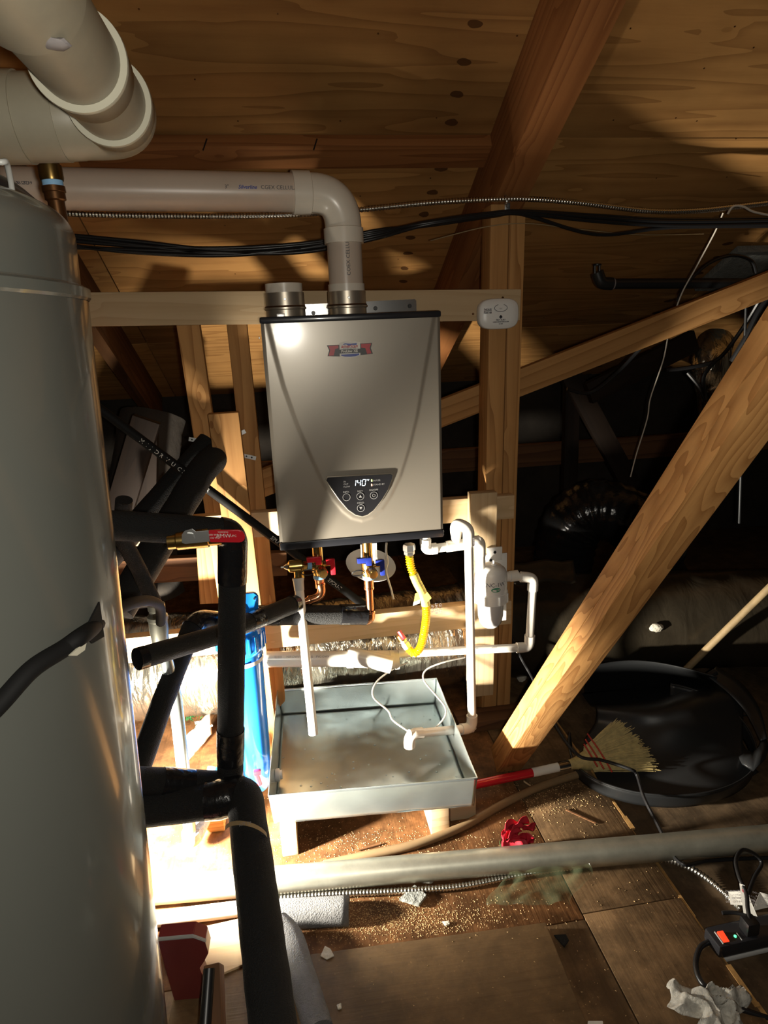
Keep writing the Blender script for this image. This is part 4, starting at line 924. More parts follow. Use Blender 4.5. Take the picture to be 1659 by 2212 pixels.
# neutraliser
nc = P(1060, 1232, YN); NR = 0.0510
neu = thing('neutraliser', 'white condensate neutraliser cartridge on the upright', 'neutraliser', nc+V(0, 0, -0.17))
lathe('head', [(0, 0.022), (0.015, 0.022), (0.032, 0.017), (0.045, 0.006), (0.0495, -0.006), (0.0505, -0.014), (NR, -0.016), (NR, -0.066), (0.0535, -0.067), (0.0535, -0.100), (0.049, -0.102), (0, -0.102)], nc, (0, 0, 1), 'detector', neu, 56)
lathe('bowl', [(0, -0.10), (0.041, -0.10), (0.0395, -0.150), (0.035, -0.172), (0.025, -0.186), (0, -0.190)], nc, (0, 0, 1), 'clear_grey', neu, 48)
lathe('vent_cap', [(0, 0.036), (0.003, 0.036), (0.003, 0.026), (0.009, 0.024), (0.009, 0.018), (0, 0.018)], nc+V(0.006, -0.01, 0), (0, 0, 1), 'detector', neu, 16)
for k in range(8):
    a = 2*math.pi*k/8+0.2; box('rib', nc+V(math.cos(a)*0.0525, math.sin(a)*0.0525, -0.084), (0.008, 0.008, 0.030), 'detector', neu, 0.002, Matrix.Rotation(a, 3, 'Z'))
box('bracket_plate', P(1070, 1270, YU-0.004), (0.075, 0.006, 0.235), 'detector', neu, 0.002)
box('bracket_ear', P(1068, 1196, YU-0.004), (0.050, 0.008, 0.045), 'detector', neu, 0.002)
for (x, y) in ((1069, 1193), (1060, 1210)): lathe('screw', [(0, 0), (0.005, 0), (0.004, 0.003), (0, 0.003)], P(x, y, YU-0.009), (0, -1, 0), 'cable', neu, 12)
def ncy(th, dz, r=NR+0.0006): return nc+V(math.sin(th)*r, -math.cos(th)*r, dz)
bm = bmesh.new(); th0 = 0.02; o = ncy(th0, -0.030); uxn = V(math.cos(th0), math.sin(th0), 0); wr = (nc, (0, 0, 1), NR+0.0006)
add_text(bm, 'NC-1W', 0.0185, o, uxn, (0, 0, 1), wrap=wr); bm_obj('lettering', bm, 'print', neu)
bm = bmesh.new(); ring = []
for i in range(28):
    a = 2*math.pi*i/28; ring.append(ncy(th0+0.0150*math.cos(a)/NR, -0.046+0.0072*math.sin(a), NR+0.0006))
add_poly(bm, ring); bm_obj('emblem', bm, 'logo_green', neu)
bm = bmesh.new(); add_text(bm, 'AXIOM', 0.0078, ncy(th0, -0.046, NR+0.0012), uxn, (0, 0, 1), wrap=(nc, (0, 0, 1), NR+0.0012), shear=0.2, bold=0.0002); bm_obj('lettering', bm, 'logo_white', neu)
bm = bmesh.new()
for th in (-0.60, 0.66):
    a0 = ncy(th, -0.028, NR+0.0006); uu = V(math.cos(th), math.sin(th), 0)
    add_tube(bm, [a0+uu*0.0055*math.cos(t)+V(0, 0, 0.0055*math.sin(t)) for t in [2*math.pi*i/20 for i in range(21)]], 0.0003, 5)
    for k in range(5): add_text(bm, random.choice(('NSF', 'CSA', 'LISTED', 'MAX 100')), 0.0034, a0+V(0, 0, -0.009-0.0036*k), uu, (0, 0, 1))
bm_obj('lettering', bm, 'print_grey', neu)
# inlet from above
tube('inlet_elbow', fillet([A2+V(-0.03, 0, 0), P(1037, 1166, 0.10), P(1037, 1200, 0.118)], 0.02, 8), 0.0170, 'pvc_white', con, 24)
tube('inlet_pipe', [P(1037, 1185, 0.112), A3], 0.0160, 'pvc_white', con, 24)
lathe('blue_ring', [(0.0155, 0), (0.0168, 0), (0.0168, 0.004), (0.0155, 0.004)], P(1037, 1213, 0.126), (0, 0, 1), 'blue', con, 24)
# outlet loop to the wye
o1 = nc+V(0.048, 0, -0.026); e1 = P(1152, 1248, YN); e2 = P(1143, 1398, YN); e3 = P(860, 1412, YN)
outp = thing('drain_line', 'white plastic drain line from the neutraliser to the wye', 'drain pipe', e3)
lathe('coupling', [(0, 0), (0.016, 0), (0.016, 0.014), (0.0175, 0.015), (0.0175, 0.040), (0, 0.040)], o1, (1, 0, 0), 'pvc_white', outp, 24)
lathe('blue_ring', [(0.0158, 0.0145), (0.0170, 0.0145), (0.0170, 0.018), (0.0158, 0.018)], o1, (1, 0, 0), 'blue', outp, 24)
pipe_run(outp, [o1+V(0.02, 0, 0), e1, e2, e3], RP, 'pvc_white', elbow_r=0.020, hub=0.0172, sock=0.022)
bm = bmesh.new(); nn = V(0, -0.7, 0.72); dx = (e3-e2).normalized()*-1; nn = (nn-dx*nn.dot(dx)).normalized()
for i, s in enumerate(('480 PSI', '73F', 'CHARLOTTE', 'SCH 40', 'ASTM')): add_text(bm, s, 0.007, e3+dx*(0.05+0.065*i)+nn*(RP+0.0006), dx, nn.cross(dx), wrap=(e3, dx, RP+0.0006))
bm_obj('lettering', bm, 'print_grey', outp)
# wye and waste pipe
wy = thing('waste_wye', 'fat white plastic wye and waste pipe behind the pan', 'drain pipe', P(800, 1420, YN))
wa, wb = P(852, 1425, YN), P(750, 1423, YN); wl_ = P(575, 1424, YN)
tube('wye_body', [wa, wa+(wb-wa)*0.12, wa+(wb-wa)*0.13, wa+(wb-wa)*0.86, wa+(wb-wa)*0.87, wb], [0.030, 0.030, 0.0285, 0.0265, 0.0285, 0.0285], 'pvc_white', wy, 32)
tube('wye_branch', [P(752, 1412, YN), P(800, 1425, YN-0.02), P(845, 1436, YN-0.03)], [0.022, 0.026, 0.027], 'pvc_white', wy, 32)
tube('waste_pipe', [wb, wl_], 0.0242, 'pvc_white', wy, 32)
lathe('bushing', [(0, 0), (0.031, 0), (0.031, 0.012), (0, 0.012)], wa, (1, 0, 0), 'pvc_white', wy, 32)
bm = bmesh.new(); dx = (wb-wl_).normalized(); nn = V(0, -0.72, 0.7); nn = (nn-dx*nn.dot(dx)).normalized()
for i, s in enumerate(('||||||||||', 'NSF-DWV', '|||||||||||||', 'PVC-DWV')): add_text(bm, s, 0.009, wl_+dx*(0.035+0.045*i)+nn*0.0248, dx, nn.cross(dx), wrap=(wl_, dx, 0.0248))
bm_obj('lettering', bm, 'print_grey', wy)
# thin wires hanging from the heater
def wire(name, lab, pts, r, mat='cable_grey', n=8, cat='wire', **k):
    return tag(tube(name, smooth_path(pts, n), r, mat, None, 8), lab, cat, **k)
wire('grey_wire', 'short grey wire hanging below the heater between the valves', [P(835, 1172, .12), P(834, 1190, .12), P(837, 1215, .11), P(834, 1235, .11), P(844, 1270, .12), P(850, 1294, .12)], 0.0032)
wire('grey_wire', 'grey sensor wire looping left into the pan', [P(880, 1432, .16), P(845, 1448, .12), P(812, 1475, .08), P(806, 1505, .06), P(838, 1535, .05), P(848, 1555, .03), P(872, 1573, .0), P(900, 1590, -.02)], 0.0028)
wire('grey_wire', 'grey sensor wire looping right over the pan edge', [P(1004, 1420, .15), P(960, 1430, .13), P(922, 1446, .12), P(915, 1468, .10), P(940, 1500, .08), P(960, 1525, .06), P(962, 1545, .04), P(945, 1568, .02), P(915, 1590, -.0)], 0.0028)
# white dish hanging behind the valves
dish = thing('lamp_dish', 'white round dish with a label behind the blue handled valve', 'lamp', P(800, 1215, .22))
lathe('dish', [(0.0, 0.0), (0.020, 0.0), (0.050, 0.012), (0.075, 0.035), (0.078, 0.040), (0.074, 0.038), (0.048, 0.016), (0.0, 0.006)], P(797, 1240, .20), V(0.15, -0.35, 0.92), 'detector', dish, 40)
o = box('label_card', P(797, 1200, .155), (0.05, 0.0015, 0.075), 'paper', dish, 0); 
bm = bmesh.new()
for k in range(4): add_text(bm, 'CAUTION', 0.007, P(812, 1193+3*k, .153), (0, 0, 1), (-1, 0, 0))
bm_obj('lettering', bm, 'print_grey', dish)

# ------------------------------------------------------------------ galvanised drip pan and blocks
ZR, ZP = 0.185, 0.091
rc = [PZ(*q, ZR) for q in ((580, 1719), (1031, 1680), (943, 1465), (599, 1490))]       # FL FR BR BL
cc = sum(rc, Vector())/4
fc = [Vector((cc.x+(p.x-cc.x)*0.975, cc.y+(p.y-cc.y)*0.975, ZP)) for p in rc]
pan = thing('drip_pan', 'galvanised sheet metal drip pan under the heater', 'drip pan', Vector((cc.x, cc.y, ZP)))
def fpan(u, v):
    p = (fc[0]*(1-u)+fc[1]*u)*(1-v)+(fc[3]*(1-u)+fc[2]*u)*v
    return p+V(0, 0, 0.0016*noise.noise(p*9)+0.0007*noise.noise(p*28))
sheet('base', fpan, 60, 60, 'galv', pan, 0.0008)
for i, nm in enumerate(('front_wall', 'side_wall', 'back_wall', 'side_wall')):
    a, b, c, d_ = fc[i], fc[(i+1) % 4], rc[(i+1) % 4], rc[i]; nrm = (b-a).cross(d_-a).normalized()
    def fw(u, v, a=a, b=b, c=c, d_=d_, nrm=nrm):
        p = (a*(1-u)+b*u)*(1-v)+(d_*(1-u)+c*u)*v; k = math.sin(math.pi*u)
        return p+nrm*(0.0022*noise.noise(p*12)*k)+V(0, 0, 0.0012*noise.noise(p*7)*v)
    sheet(nm, fw, 60, 10, 'galv', pan, 0.0009)
    bm = bmesh.new(); add_tube(bm, [fw(t/40, 1) for t in range(41)], 0.0016, 8); bm_obj('hem', bm, 'galv', pan, 60)
pf = P(598, 1635, -0.12)
lathe('outlet_fitting', [(0, 0), (0.016, 0), (0.018, 0.004), (0.018, 0.012), (0.013, 0.014), (0.013, 0.020), (0, 0.020)], V(fc[0].x+0.004, pf.y+0.06, 0.125), (1, 0, 0), 'detector', pan, 24)
bm = bmesh.new(); random.seed(3)
for k in range(90):
    u, v = random.random(), random.random()*0.95; p = fpan(u, v); r_ = random.uniform(0.0012, 0.0042); 
    merge(bm, lathe_bm([(0, r_*0.5), (r_*0.6, r_*0.4), (r_, 0)], p+V(0, 0, 0.0005), (0, 0, 1), 8))
wd_ = bm_obj('water_drops', bm, 'water', pan, 60); wd_['kind'] = 'stuff'
def block(lab, px0, px1, py0, Yf, ln, sx=1.0):
    a = PZ(px0, py0, 0); b = PZ(px1, py0, 0); w_ = (b-a).length
    o = box('wood_block', ((a.x+b.x)/2, Yf+ln/2, (ZP-0.003)/2), (w_, ln, ZP-0.003), 'pine_new', None, 0.003); return tag(o, lab, 'block', 'blocks under the pan')
yb = PZ(628, 1849, 0).y
block('pine block under the left front corner of the pan', 611, 645, 1849, yb, 0.45)
yb2 = PZ(955, 1802, 0).y
block('pine block under the right front of the pan', 931, 972, 1802, yb2, 0.40)
yb3 = PZ(1000, 1782, 0).y
block('third pine block, lower, at the right corner of the pan', 976, 1034, 1782, yb3+0.02, 0.12)

# ------------------------------------------------------------------ blue water filter
fo = P(519, 1380, -0.03); ftop = P(519, 1352, -0.03).z; fbot = P(519, 1705, -0.03).z
flt = thing('water_filter', 'big blue water filter housing behind the insulated pipe', 'filter', V(fo.x, fo.y, fbot))
H_ = ftop-fbot
lathe('housing', [(0, 0), (0.022, 0), (0.036, 0.006), (0.045, 0.030), (0.050, 0.10), (0.0555, H_-0.075), (0.0575, H_-0.060), (0, H_-0.060)], V(fo.x, fo.y, fbot), (0, 0, 1), 'blue', flt, 48)
lathe('collar', [(0.058, H_-0.072), (0.066, H_-0.060), (0.066, H_-0.015), (0.063, H_-0.008), (0.06, H_)], V(fo.x, fo.y, fbot), (0, 0, 1), 'blue', flt, 48)
for k in range(22):
    a = 2*math.pi*k/22; box('rib', V(fo.x+math.cos(a)*0.0665, fo.y+math.sin(a)*0.0665, fbot+H_-0.036), (0.005, 0.006, 0.046), 'blue', flt, 0.001, Matrix.Rotation(a, 3, 'Z'))
lathe('head', [(0, H_), (0.062, H_), (0.062, H_+0.012), (0.050, H_+0.020), (0.040, H_+0.035), (0.036, H_+0.055), (0, H_+0.058)], V(fo.x, fo.y, fbot), (0, 0, 1), 'blue', flt, 40)
tube('port', [V(fo.x-0.075, fo.y, fbot+H_+0.020), V(fo.x+0.075, fo.y, fbot+H_+0.020)], 0.024, 'blue', flt, 24)
lathe('paper_band', [(0.0575, H_-0.100), (0.0580, H_-0.088)], V(fo.x, fo.y, fbot), (0, 0, 1), 'paper', flt, 48)
pm = P(544, 1302, -0.05)
prism('mount_tab', [(-0.018, -0.03), (0.014, -0.03), (0.018, 0.0), (0.018, 0.018), (0.008, 0.028), (-0.018, 0.028)], pm, (1, 0, 0), (0, 0, 1), -0.012, 'blue', flt, 0.002)
lathe('screw', [(0, 0), (0.003, 0), (0.003, 0.002), (0, 0.002)], pm+V(0.008, -0.001, 0.012), (0, -1, 0), 'bezel', flt, 10)
box('drain_knob', P(556, 1668, -0.11), (0.020, 0.014, 0.014), 'red', flt, 0.003)
tube('drain_spout', [P(554, 1672, -0.10), P(562, 1695, -0.105)], 0.007, 'red', flt, 14)

# ------------------------------------------------------------------ galvanised riser left of the filter
gY = -0.19
g0, g1 = P(378, 1500, gY), P(412, 1806, gY); gb = P(411, 1822, gY)
gr = thing('steel_riser', 'galvanised steel riser with a pale elbow left of the blue filter', 'pipe', gb)
gt = P(352, 1395, gY)
tube('pipe', [gt, g0, g1], 0.0165, 'galv', gr, 24)
tube('elbow', fillet([g1+(g0-g1).normalized()*0.014, gb+V(0, 0, -0.004), gb+V(0.030, 0.07, 0.02)], 0.03, 10), 0.0225, 'plaster', gr, 24)
tube('side_pipe', [gb+V(0.018, 0.04, 0.01), gb+V(0.055, 0.16, 0.11)], 0.0150, 'galv', gr, 24)
ft = P(340, 1330, gY)
lathe('coupling', [(0, -0.085), (0.018, -0.085), (0.020, -0.060), (0.0225, -0.035), (0.022, -0.012), (0.024, -0.010), (0.024, 0.0), (0.019, 0.002), (0.018, 0.014), (0.020, 0.016), (0.020, 0.030), (0, 0.030)], ft, (g0-g1).normalized(), 'conduit', gr, 24)
tube('nipple', [ft+(gt-ft)*0.5, gt], 0.0172, 'conduit', gr, 20)
bm = bmesh.new(); a = P(440, 1728, gY+0.05)
sp = [P(432, 1745, gY+.04), P(440, 1735, gY+.02), P(452, 1738, gY+.02), P(460, 1755, gY+.02), P(480, 1752, gY+.02)]
for p, q in zip(smooth_path(sp, 5), smooth_path(sp, 5)[1:]): add_poly(bm, (p, q, q+V(0, 0.004, 0.016), p+V(0, 0.004, 0.016)))
o = tag(bm_obj('hanger_strap', bm, 'zinc', None, 60), 'perforated hanger strap behind the steel riser', 'strap'); o.modifiers.new('t', 'SOLIDIFY').thickness = 0.0012

# ------------------------------------------------------------------ ducts
def ductmesh(name, lab, pts, r, mat, amp=0.02, rib=None, seg=56, n=24, cat='duct', squash=1.0):
    path = smooth_path(pts, n); bm = bmesh.new(); add_tube(bm, path, r, seg); 
    cum = {}
    for v in bm.verts:
        i = min(range(len(path)), key=lambda j: (path[j]-v.co).length_squared) if len(path) < 200 else 0
        d = v.co-path[i]; ln = d.length
        k = 1+amp*noise.noise(v.co*14)+amp*0.8*noise.noise(Vector((v.co.x*45, v.co.y*8, v.co.z*8)))
        if rib: k += rib[0]*(1 if i % rib[1] == 0 else 0)
        v.co = path[i]+d*k
    bmesh.ops.recalc_face_normals(bm, faces=bm.faces)
    return tag(bm_obj(name, bm, mat, None, 60), lab, cat)
YD = 0.50; RDU = 0.185; zc = 0.215
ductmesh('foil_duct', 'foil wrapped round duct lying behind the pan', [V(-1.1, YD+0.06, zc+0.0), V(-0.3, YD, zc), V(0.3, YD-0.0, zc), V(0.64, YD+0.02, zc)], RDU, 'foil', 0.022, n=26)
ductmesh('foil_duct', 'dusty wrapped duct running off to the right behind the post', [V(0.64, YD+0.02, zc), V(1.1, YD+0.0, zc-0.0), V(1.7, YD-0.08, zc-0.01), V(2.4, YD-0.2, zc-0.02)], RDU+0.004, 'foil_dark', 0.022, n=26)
fp = P(1150, 1232, .42)
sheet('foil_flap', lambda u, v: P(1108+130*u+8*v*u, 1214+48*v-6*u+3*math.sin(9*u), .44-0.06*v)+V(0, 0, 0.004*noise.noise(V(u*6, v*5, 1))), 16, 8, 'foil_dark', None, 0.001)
tag(bpy.data.objects['foil_flap'], 'loose foil flap on top of the dusty duct', 'foil')
rough_lump('insulation_tuft', P(1418, 1356, .285), (0.028, 0.012, 0.016), 'plaster', 5); tag(bpy.data.objects['insulation_tuft'], 'pale insulation tuft poking through the dusty duct', 'insulation')
rough_lump('insulation_tuft', P(1128, 1455, .42), (0.02, 0.02, 0.035), 'plaster', 7); tag(bpy.data.objects['insulation_tuft.001'], 'pale insulation tuft under the duct beside the post', 'insulation')
ductmesh('flexible_duct', 'black flexible duct bend behind the diagonal brace', [P(1215, 1215, 1.0), P(1235, 1135, .95), P(1290, 1100, .9), P(1370, 1130, .85), P(1420, 1210, .85)], 0.13, 'black_film', 0.015, (0.05, 3), n=14)
ductmesh('foil_boot', 'crumpled foil duct boot glinting at the upper right', [P(1560, 950, .95), P(1545, 850, .9), P(1535, 785, .88), P(1545, 740, .95)], 0.075, 'foil', 0.05, n=10)
ductmesh('foil_duct', 'dark foil wrapped duct behind the crossing struts on the left', [P(330, 1290, .75), P(300, 1120, .8), P(330, 900, .95)], 0.12, 'insul', 0.05, n=10)  # foil coloured near black in place of the gloom around it
tag(box('plaster_patch', PR(1615, 570, 0.184)+V(0, 0, -0.02), (0.30, 0.30, 0.03), 'slate', None, 0.004, Matrix.Rotation(-RA, 3, 'X')), 'pale caulked vent flashing on the roof deck, upper right', 'flashing')

# ------------------------------------------------------------------ cables along the framing
def armoured(name, lab, pts, r, pitch=0.006, mat='bx', n=20, seg=12):
    sp = smooth_path(pts, n); fine_ = [sp[0]]
    for a, b in zip(sp, sp[1:]):
        k = max(1, int((b-a).length/(pitch/6)))
        for i in range(1, k+1): fine_.append(a+(b-a)*i/k)
    cum = 0; pr = fine_[0]; rad = []
    for p in fine_:
        cum += (p-pr).length; pr = p; rad.append(r*(1+0.13*math.sin(2*math.pi*cum/pitch)))
    return tag(tube(name, fine_, rad, mat, None, seg), lab, 'cable')
armoured('armoured_cable', 'silver armoured cable strapped across the post and behind the vent pipe',
         [P(60, 458, .30), P(260, 465, .30), P(480, 467, .29), P(650, 463, .28), P(780, 453, .265), P(930, 438, .26), P(1060, 431, .262), P(1140, 430, .262), P(1250, 438, .27), P(1400, 456, .30), P(1500, 456, .32), P(1590, 447, .33), P(1690, 436, .34)], 0.0068, 0.0085)
clamp = thing('cable_clamp', 'zinc clamp holding the armoured cable on the post', 'clamp', P(1098, 445, .262))
tube('saddle', [P(1092, 432, .268)+V(0, 0.004*math.cos(a)-0.012*max(0, math.sin(a)), 0.012*math.cos(a)) for a in [math.pi*i/10 for i in range(11)]], 0.003, 'zinc', clamp, 8)
box('foot', P(1096, 447, .270), (0.016, 0.004, 0.022), 'zinc', clamp, 0.001)
lathe('screw', [(0, 0), (0.005, 0), (0.004, 0.003), (0, 0.003)], P(1096, 445, .267), (0, -1, 0), 'zinc', clamp, 12)
bund = [((150, 508), (300, 522), (480, 540), (650, 530), (800, 508)), ((150, 520), (300, 532), (480, 536), (650, 526), (800, 504)), ((150, 530), (300, 546), (480, 552), (650, 538), (800, 513)), ((150, 534), (300, 540), (480, 546), (650, 545), (800, 518)), ((150, 512), (300, 530), (470, 548), (660, 536), (800, 500))]
rest = ((920, 484), (1060, 464), (1130, 460), (1290, 474), (1450, 483), (1700, 480))
for i, b in enumerate(bund):
    off = (i-2)*2.6
    pts = [P(x, y, .33) for x, y in b]+[P(x, y+off*(0.7 if x < 1200 else 1.6)+(6*i if 1250 < x < 1400 and i > 3 else 0), .262-0.004*(i % 2)+(0.03 if x > 1250 else 0)) for x, y in rest]
    tag(tube('black_cable', smooth_path(pts, 10), 0.0052, 'cable', None, 10), ('topmost black cable of the bundle where it leaves the tank', 'second black cable from the top of the bundle beside the tank', 'lowest sagging black cable of the bundle left of the vent pipe', 'fourth black cable of the bundle, above the lowest one', 'middle black cable of the bundle, dipping lowest right of the post')[i], 'cable', 'black cables in the bundle')
wire('thin_wire', 'thin brown wire stapled below the black cables', [P(930, 520, .33), P(1050, 490, .262), P(1140, 483, .262), P(1240, 494, .3), P(1380, 507, .35), P(1520, 505, .4)], 0.0016, 'pole')
wire('white_string', 'thin white string dropping from the armoured cable behind the sloping web', [P(1562, 460, .36), P(1545, 500, .38), P(1505, 575, .44), P(1470, 640, .47), P(1445, 720, .5), P(1432, 780, .55), P(1405, 860, .6), P(1398, 905, .62), P(1375, 980, .65), P(1362, 1030, .66)], 0.0024, 'pvc', 6)
wire('white_cable', 'white cord curling over the armoured cable at the right edge', [P(1572, 462, .31), P(1584, 446, .31), P(1605, 446, .31), P(1630, 458, .31), P(1690, 470, .31)], 0.0034, 'pvc', 6)
tube_ = thing('black_pipe', 'black plastic pipe with an upturned capped elbow, upper right', 'pipe', P(1300, 612, .7))
tube('pipe', [P(1318, 613, .7), P(1640, 612, .75)], 0.0185, 'black_plastic', tube_, 24)
tube('elbow', fillet([P(1322, 613, .7), P(1298, 612, .7), P(1290, 588, .7)], 0.03, 8), 0.0225, 'black_plastic', tube_, 24)
tube('ring', [P(1318, 613, .7), P(1325, 613, .7)], 0.0205, 'print_grey', tube_, 24)
for dx_ in (-0.009, 0.009): tube('prong', [P(1290, 592, .7)+V(dx_, 0, 0), P(1290, 573, .7)+V(dx_, 0, 0)], 0.004, 'black_plastic', tube_, 8)
lathe('cap', [(0, 0), (0.015, 0), (0.015, 0.006), (0, 0.008)], P(1290, 574, .7), (0, 0, 1), 'black_plastic', tube_, 20)
wire('loop_cable', 'black cable arching over the capped pipe at the right', [P(1462, 650, .6), P(1485, 612, .6), P(1530, 570, .6), P(1580, 552, .6), P(1622, 562, .6), P(1634, 590, .6)], 0.0055, 'cable')
wire('loop_cable', 'black cable drooping under the sloping web', [P(1225, 840, .55), P(1275, 848, .55), P(1330, 808, .5), P(1372, 765, .48), P(1390, 745, .46)], 0.0065, 'cable')
wire('loop_cable', 'black cable crossing the foil boot towards the brace', [P(1440, 800, .62), P(1500, 792, .6), P(1552, 775, .58), P(1600, 715, .55), P(1640, 650, .5)], 0.0075, 'cable')
wire('loop_cable', 'second black cable hanging over the foil boot', [P(1485, 805, .62), P(1510, 835, .6), P(1524, 862, .6), P(1520, 815, .58), P(1545, 780, .56)], 0.0070, 'cable')
wire('loop_cable', 'black cables slung beside the brace at the right', [P(1580, 780, .45), P(1610, 730, .42), P(1640, 670, .4), P(1690, 600, .38)], 0.0085, 'cable')
tag(tube('steel_rod', [P(1612, 640, .42), P(1597, 1130, .42)], 0.005, 'black_plastic', None, 10), 'thin dark hanger rod right of the brace', 'rod')
# carbon monoxide alarm
co = thing('co_alarm', 'white carbon monoxide alarm at the right end of the long board', 'alarm', P(1078, 678, .22))
cc_ = P(1078, 678, .205); outl = []
for i in range(64):
    a = 2*math.pi*i/64; n_ = 3.4; ca, sa_ = math.cos(a), math.sin(a)
    outl.append((math.copysign(abs(ca)**(2/n_), ca)*0.0600, math.copysign(abs(sa_)**(2/n_), sa_)*0.0430))
prism('back_plate', [(x*0.97, z*0.97) for x, z in outl], cc_+V(0, 0.030, 0), (1, 0, 0), (0, 0, 1), 0.012, 'grey_plastic', co)
bm = bmesh.new(); rings = []
for k, (sc_, yy) in enumerate(((1.0, 0.018), (1.0, 0.004), (0.975, -0.001), (0.93, -0.004), (0.6, -0.008), (0.2, -0.009))): rings.append([bm.verts.new(cc_+V(x*sc_, yy, z*sc_)) for x, z in outl])
for a, b in zip(rings, rings[1:]):
    for i in range(64): bm.faces.new((a[i], a[(i+1) % 64], b[(i+1) % 64], b[i]))
bm.faces.new(rings[-1]); bm.faces.new(list(reversed(rings[0]))); bmesh.ops.recalc_face_normals(bm, faces=bm.faces); bm_obj('cover', bm, 'detector', co, 50)
bm = bmesh.new(); yo = -0.0105
def ca_(x, z): return cc_+V(x, yo, z)
add_tube(bm, [ca_(0.002+0.019*math.cos(a), 0.016+0.010*math.sin(a)) for a in [2.0+5.4*i/30 for i in range(31)]], 0.0007, 6)
add_text(bm, 'TEST', 0.0045, ca_(0.002, 0.014), LU, LV); add_text(bm, '◊', 0.012, ca_(0.002, -0.008), LU, LV)
for k, (s, z) in enumerate((('', 0), ('FIRST ALERT', -0.017), ('CARBON MONOXIDE ALARM', -0.0225), ('CO 400', -0.028))):
    if s: add_text(bm, s, 0.0052 if k == 1 else 0.0036, ca_(0.002, z), LU, LV, bold=0.0002)
add_poly(bm, [ca_(0.002, -0.0035), ca_(0.0075, -0.009), ca_(0.002, -0.0145), ca_(-0.0035, -0.009)])
for k, s in enumerate(('Replace by', 'MOVE TO', 'FRESH AIR')): add_text(bm, s, 0.0052, ca_(-0.037, 0.014-0.0052*k), LU, LV, bold=0.0003)
bm_obj('lettering', bm, 'print', co)
for (x, y) in ((1022, 678), (1086, 643)): 
    o = lathe('screw', [(0, 0), (0.0035, 0), (0.003, 0.002), (0, 0.002)], P(x, y, YB-0.001), (0, -1, 0), 'copper_dark', bpy.data.objects['backing_board'], 10)

# ------------------------------------------------------------------ conduit, hose and armoured cable on the floor
c0, c1 = PZ(600, 1901, 0.034), PZ(1655, 1811, 0.034); dc = (c1-c0).normalized()
tag(tube('floor_conduit', [c0-dc*0.9, c1+dc*1.0], 0.0325, 'conduit', None, 36), 'long dull galvanised conduit lying across the floor', 'conduit')
tag(tube('floor_hose', smooth_path([PZ(700, 1868, .012), PZ(800, 1846, .012), PZ(900, 1823, .012), PZ(1000, 1785, .012), PZ(1090, 1735, .012), PZ(1170, 1698, .012), PZ(1265, 1668, .012)], 8), 0.0115, 'hose', None, 16), 'brown hose curving along the floor behind the conduit', 'hose')
armoured('armoured_cable', 'silver armoured cable snaking in front of the floor conduit', [PZ(540, 1945, .009), PZ(700, 1932, .009), PZ(860, 1925, .009), PZ(1000, 1914, .009), PZ(1130, 1889, .009), PZ(1280, 1867, .012), PZ(1400, 1857, .016), PZ(1455, 1860, .012), PZ(1510, 1886, .0), PZ(1560, 1925, -.006), PZ(1600, 1965, -.008)], 0.0075, 0.0085)
wire('extension_cable', 'long black cord trailing from the post over the shell to the plug', [P(1100, 1360, .33), P(1125, 1420, .25), P(1150, 1465, .2), PZ(1205, 1575, .12), PZ(1250, 1632, .10), PZ(1300, 1642, .10), PZ(1362, 1662, .10), PZ(1376, 1675, .075), PZ(1392, 1725, .06), PZ(1425, 1790, .03), PZ(1448, 1838, .03), PZ(1478, 1868, .03), PZ(1530, 1860, .012), PZ(1600, 1855, .0), PZ(1690, 1853, -.005)], 0.0048, 'cable', 10)
# ------------------------------------------------------------------ black plastic shell
cs = PZ(1432, 1618, 0.0); lx, rx = PZ(1205, 1590, .05), PZ(1658, 1630, .05); a_ = (rx.x-lx.x)/2; cx_ = (rx.x+lx.x)/2
fy = PZ(1480, 1748, 0.0).y; by = PZ(1560, 1455, .15).y; b_ = (by-fy)/2; cy_ = (by+fy)/2
shell = thing('plastic_shell', 'large black moulded plastic shell lying by the brace', 'plastic shell', (cx_, cy_, 0.0))
def rimp(th, off=0.0, dz=0.0):
    ca, sa = math.cos(th), math.sin(th)
    return V(cx_+(a_+off)*ca+0.05*sa, cy_+(b_+off)*sa-0.03*ca, 0.048+0.085*max(0, sa+0.2)+dz)
def rimband(u, v):
    th = -math.pi*1.08+math.pi*1.48*u; return rimp(th, -0.008*v, -0.048*v if v < 1 else -0.046)
sheet('rim_band', rimband, 90, 4, 'black_plastic', shell, 0.004)
bm = bmesh.new(); add_tube(bm, [rimp(-math.pi*1.08+math.pi*1.48*i/90) for i in range(91)], 0.0035, 8); bm_obj('rim_lip', bm, 'black_plastic', shell, 60)
# moulded body: from the inside of the right rim up to a saddle ridge, then down into the cavity
L0 = [PZ(*q) for q in ((1300, 1700, .012), (1420, 1722, .012), (1540, 1722, .015), (1640, 1668, .02))]
L1 = [PZ(*q) for q in ((1262, 1610, .03), (1400, 1640, .055), (1530, 1630, .07), (1606, 1628, .06))]
L2 = [PZ(*q) for q in ((1287, 1560, .07), (1400, 1575, .11), (1500, 1555, .14), (1606, 1548, .09))]
L3 = [PZ(*q) for q in ((1288, 1528, .11), (1400, 1527, .15), (1480, 1505, .165), (1600, 1490, .13))]
L4 = [PZ(*q) for q in ((1275, 1522, .03), (1400, 1512, .05), (1470, 1490, .06), (1570, 1470, .08))]
L5 = [PZ(*q) for q in ((1258, 1498, .012), (1353, 1487, .012), (1450, 1474, .012), (1540, 1460, .05))]
rows = [smooth_path(l, 10) for l in (L0, L1, L2, L3, L4, L5)]; nc_ = len(rows[0])
grid = [smooth_path([rw[i] for rw in rows], 8) for i in range(nc_)]
bm = bmesh.new(); g = [[bm.verts.new(p) for p in col] for col in grid]
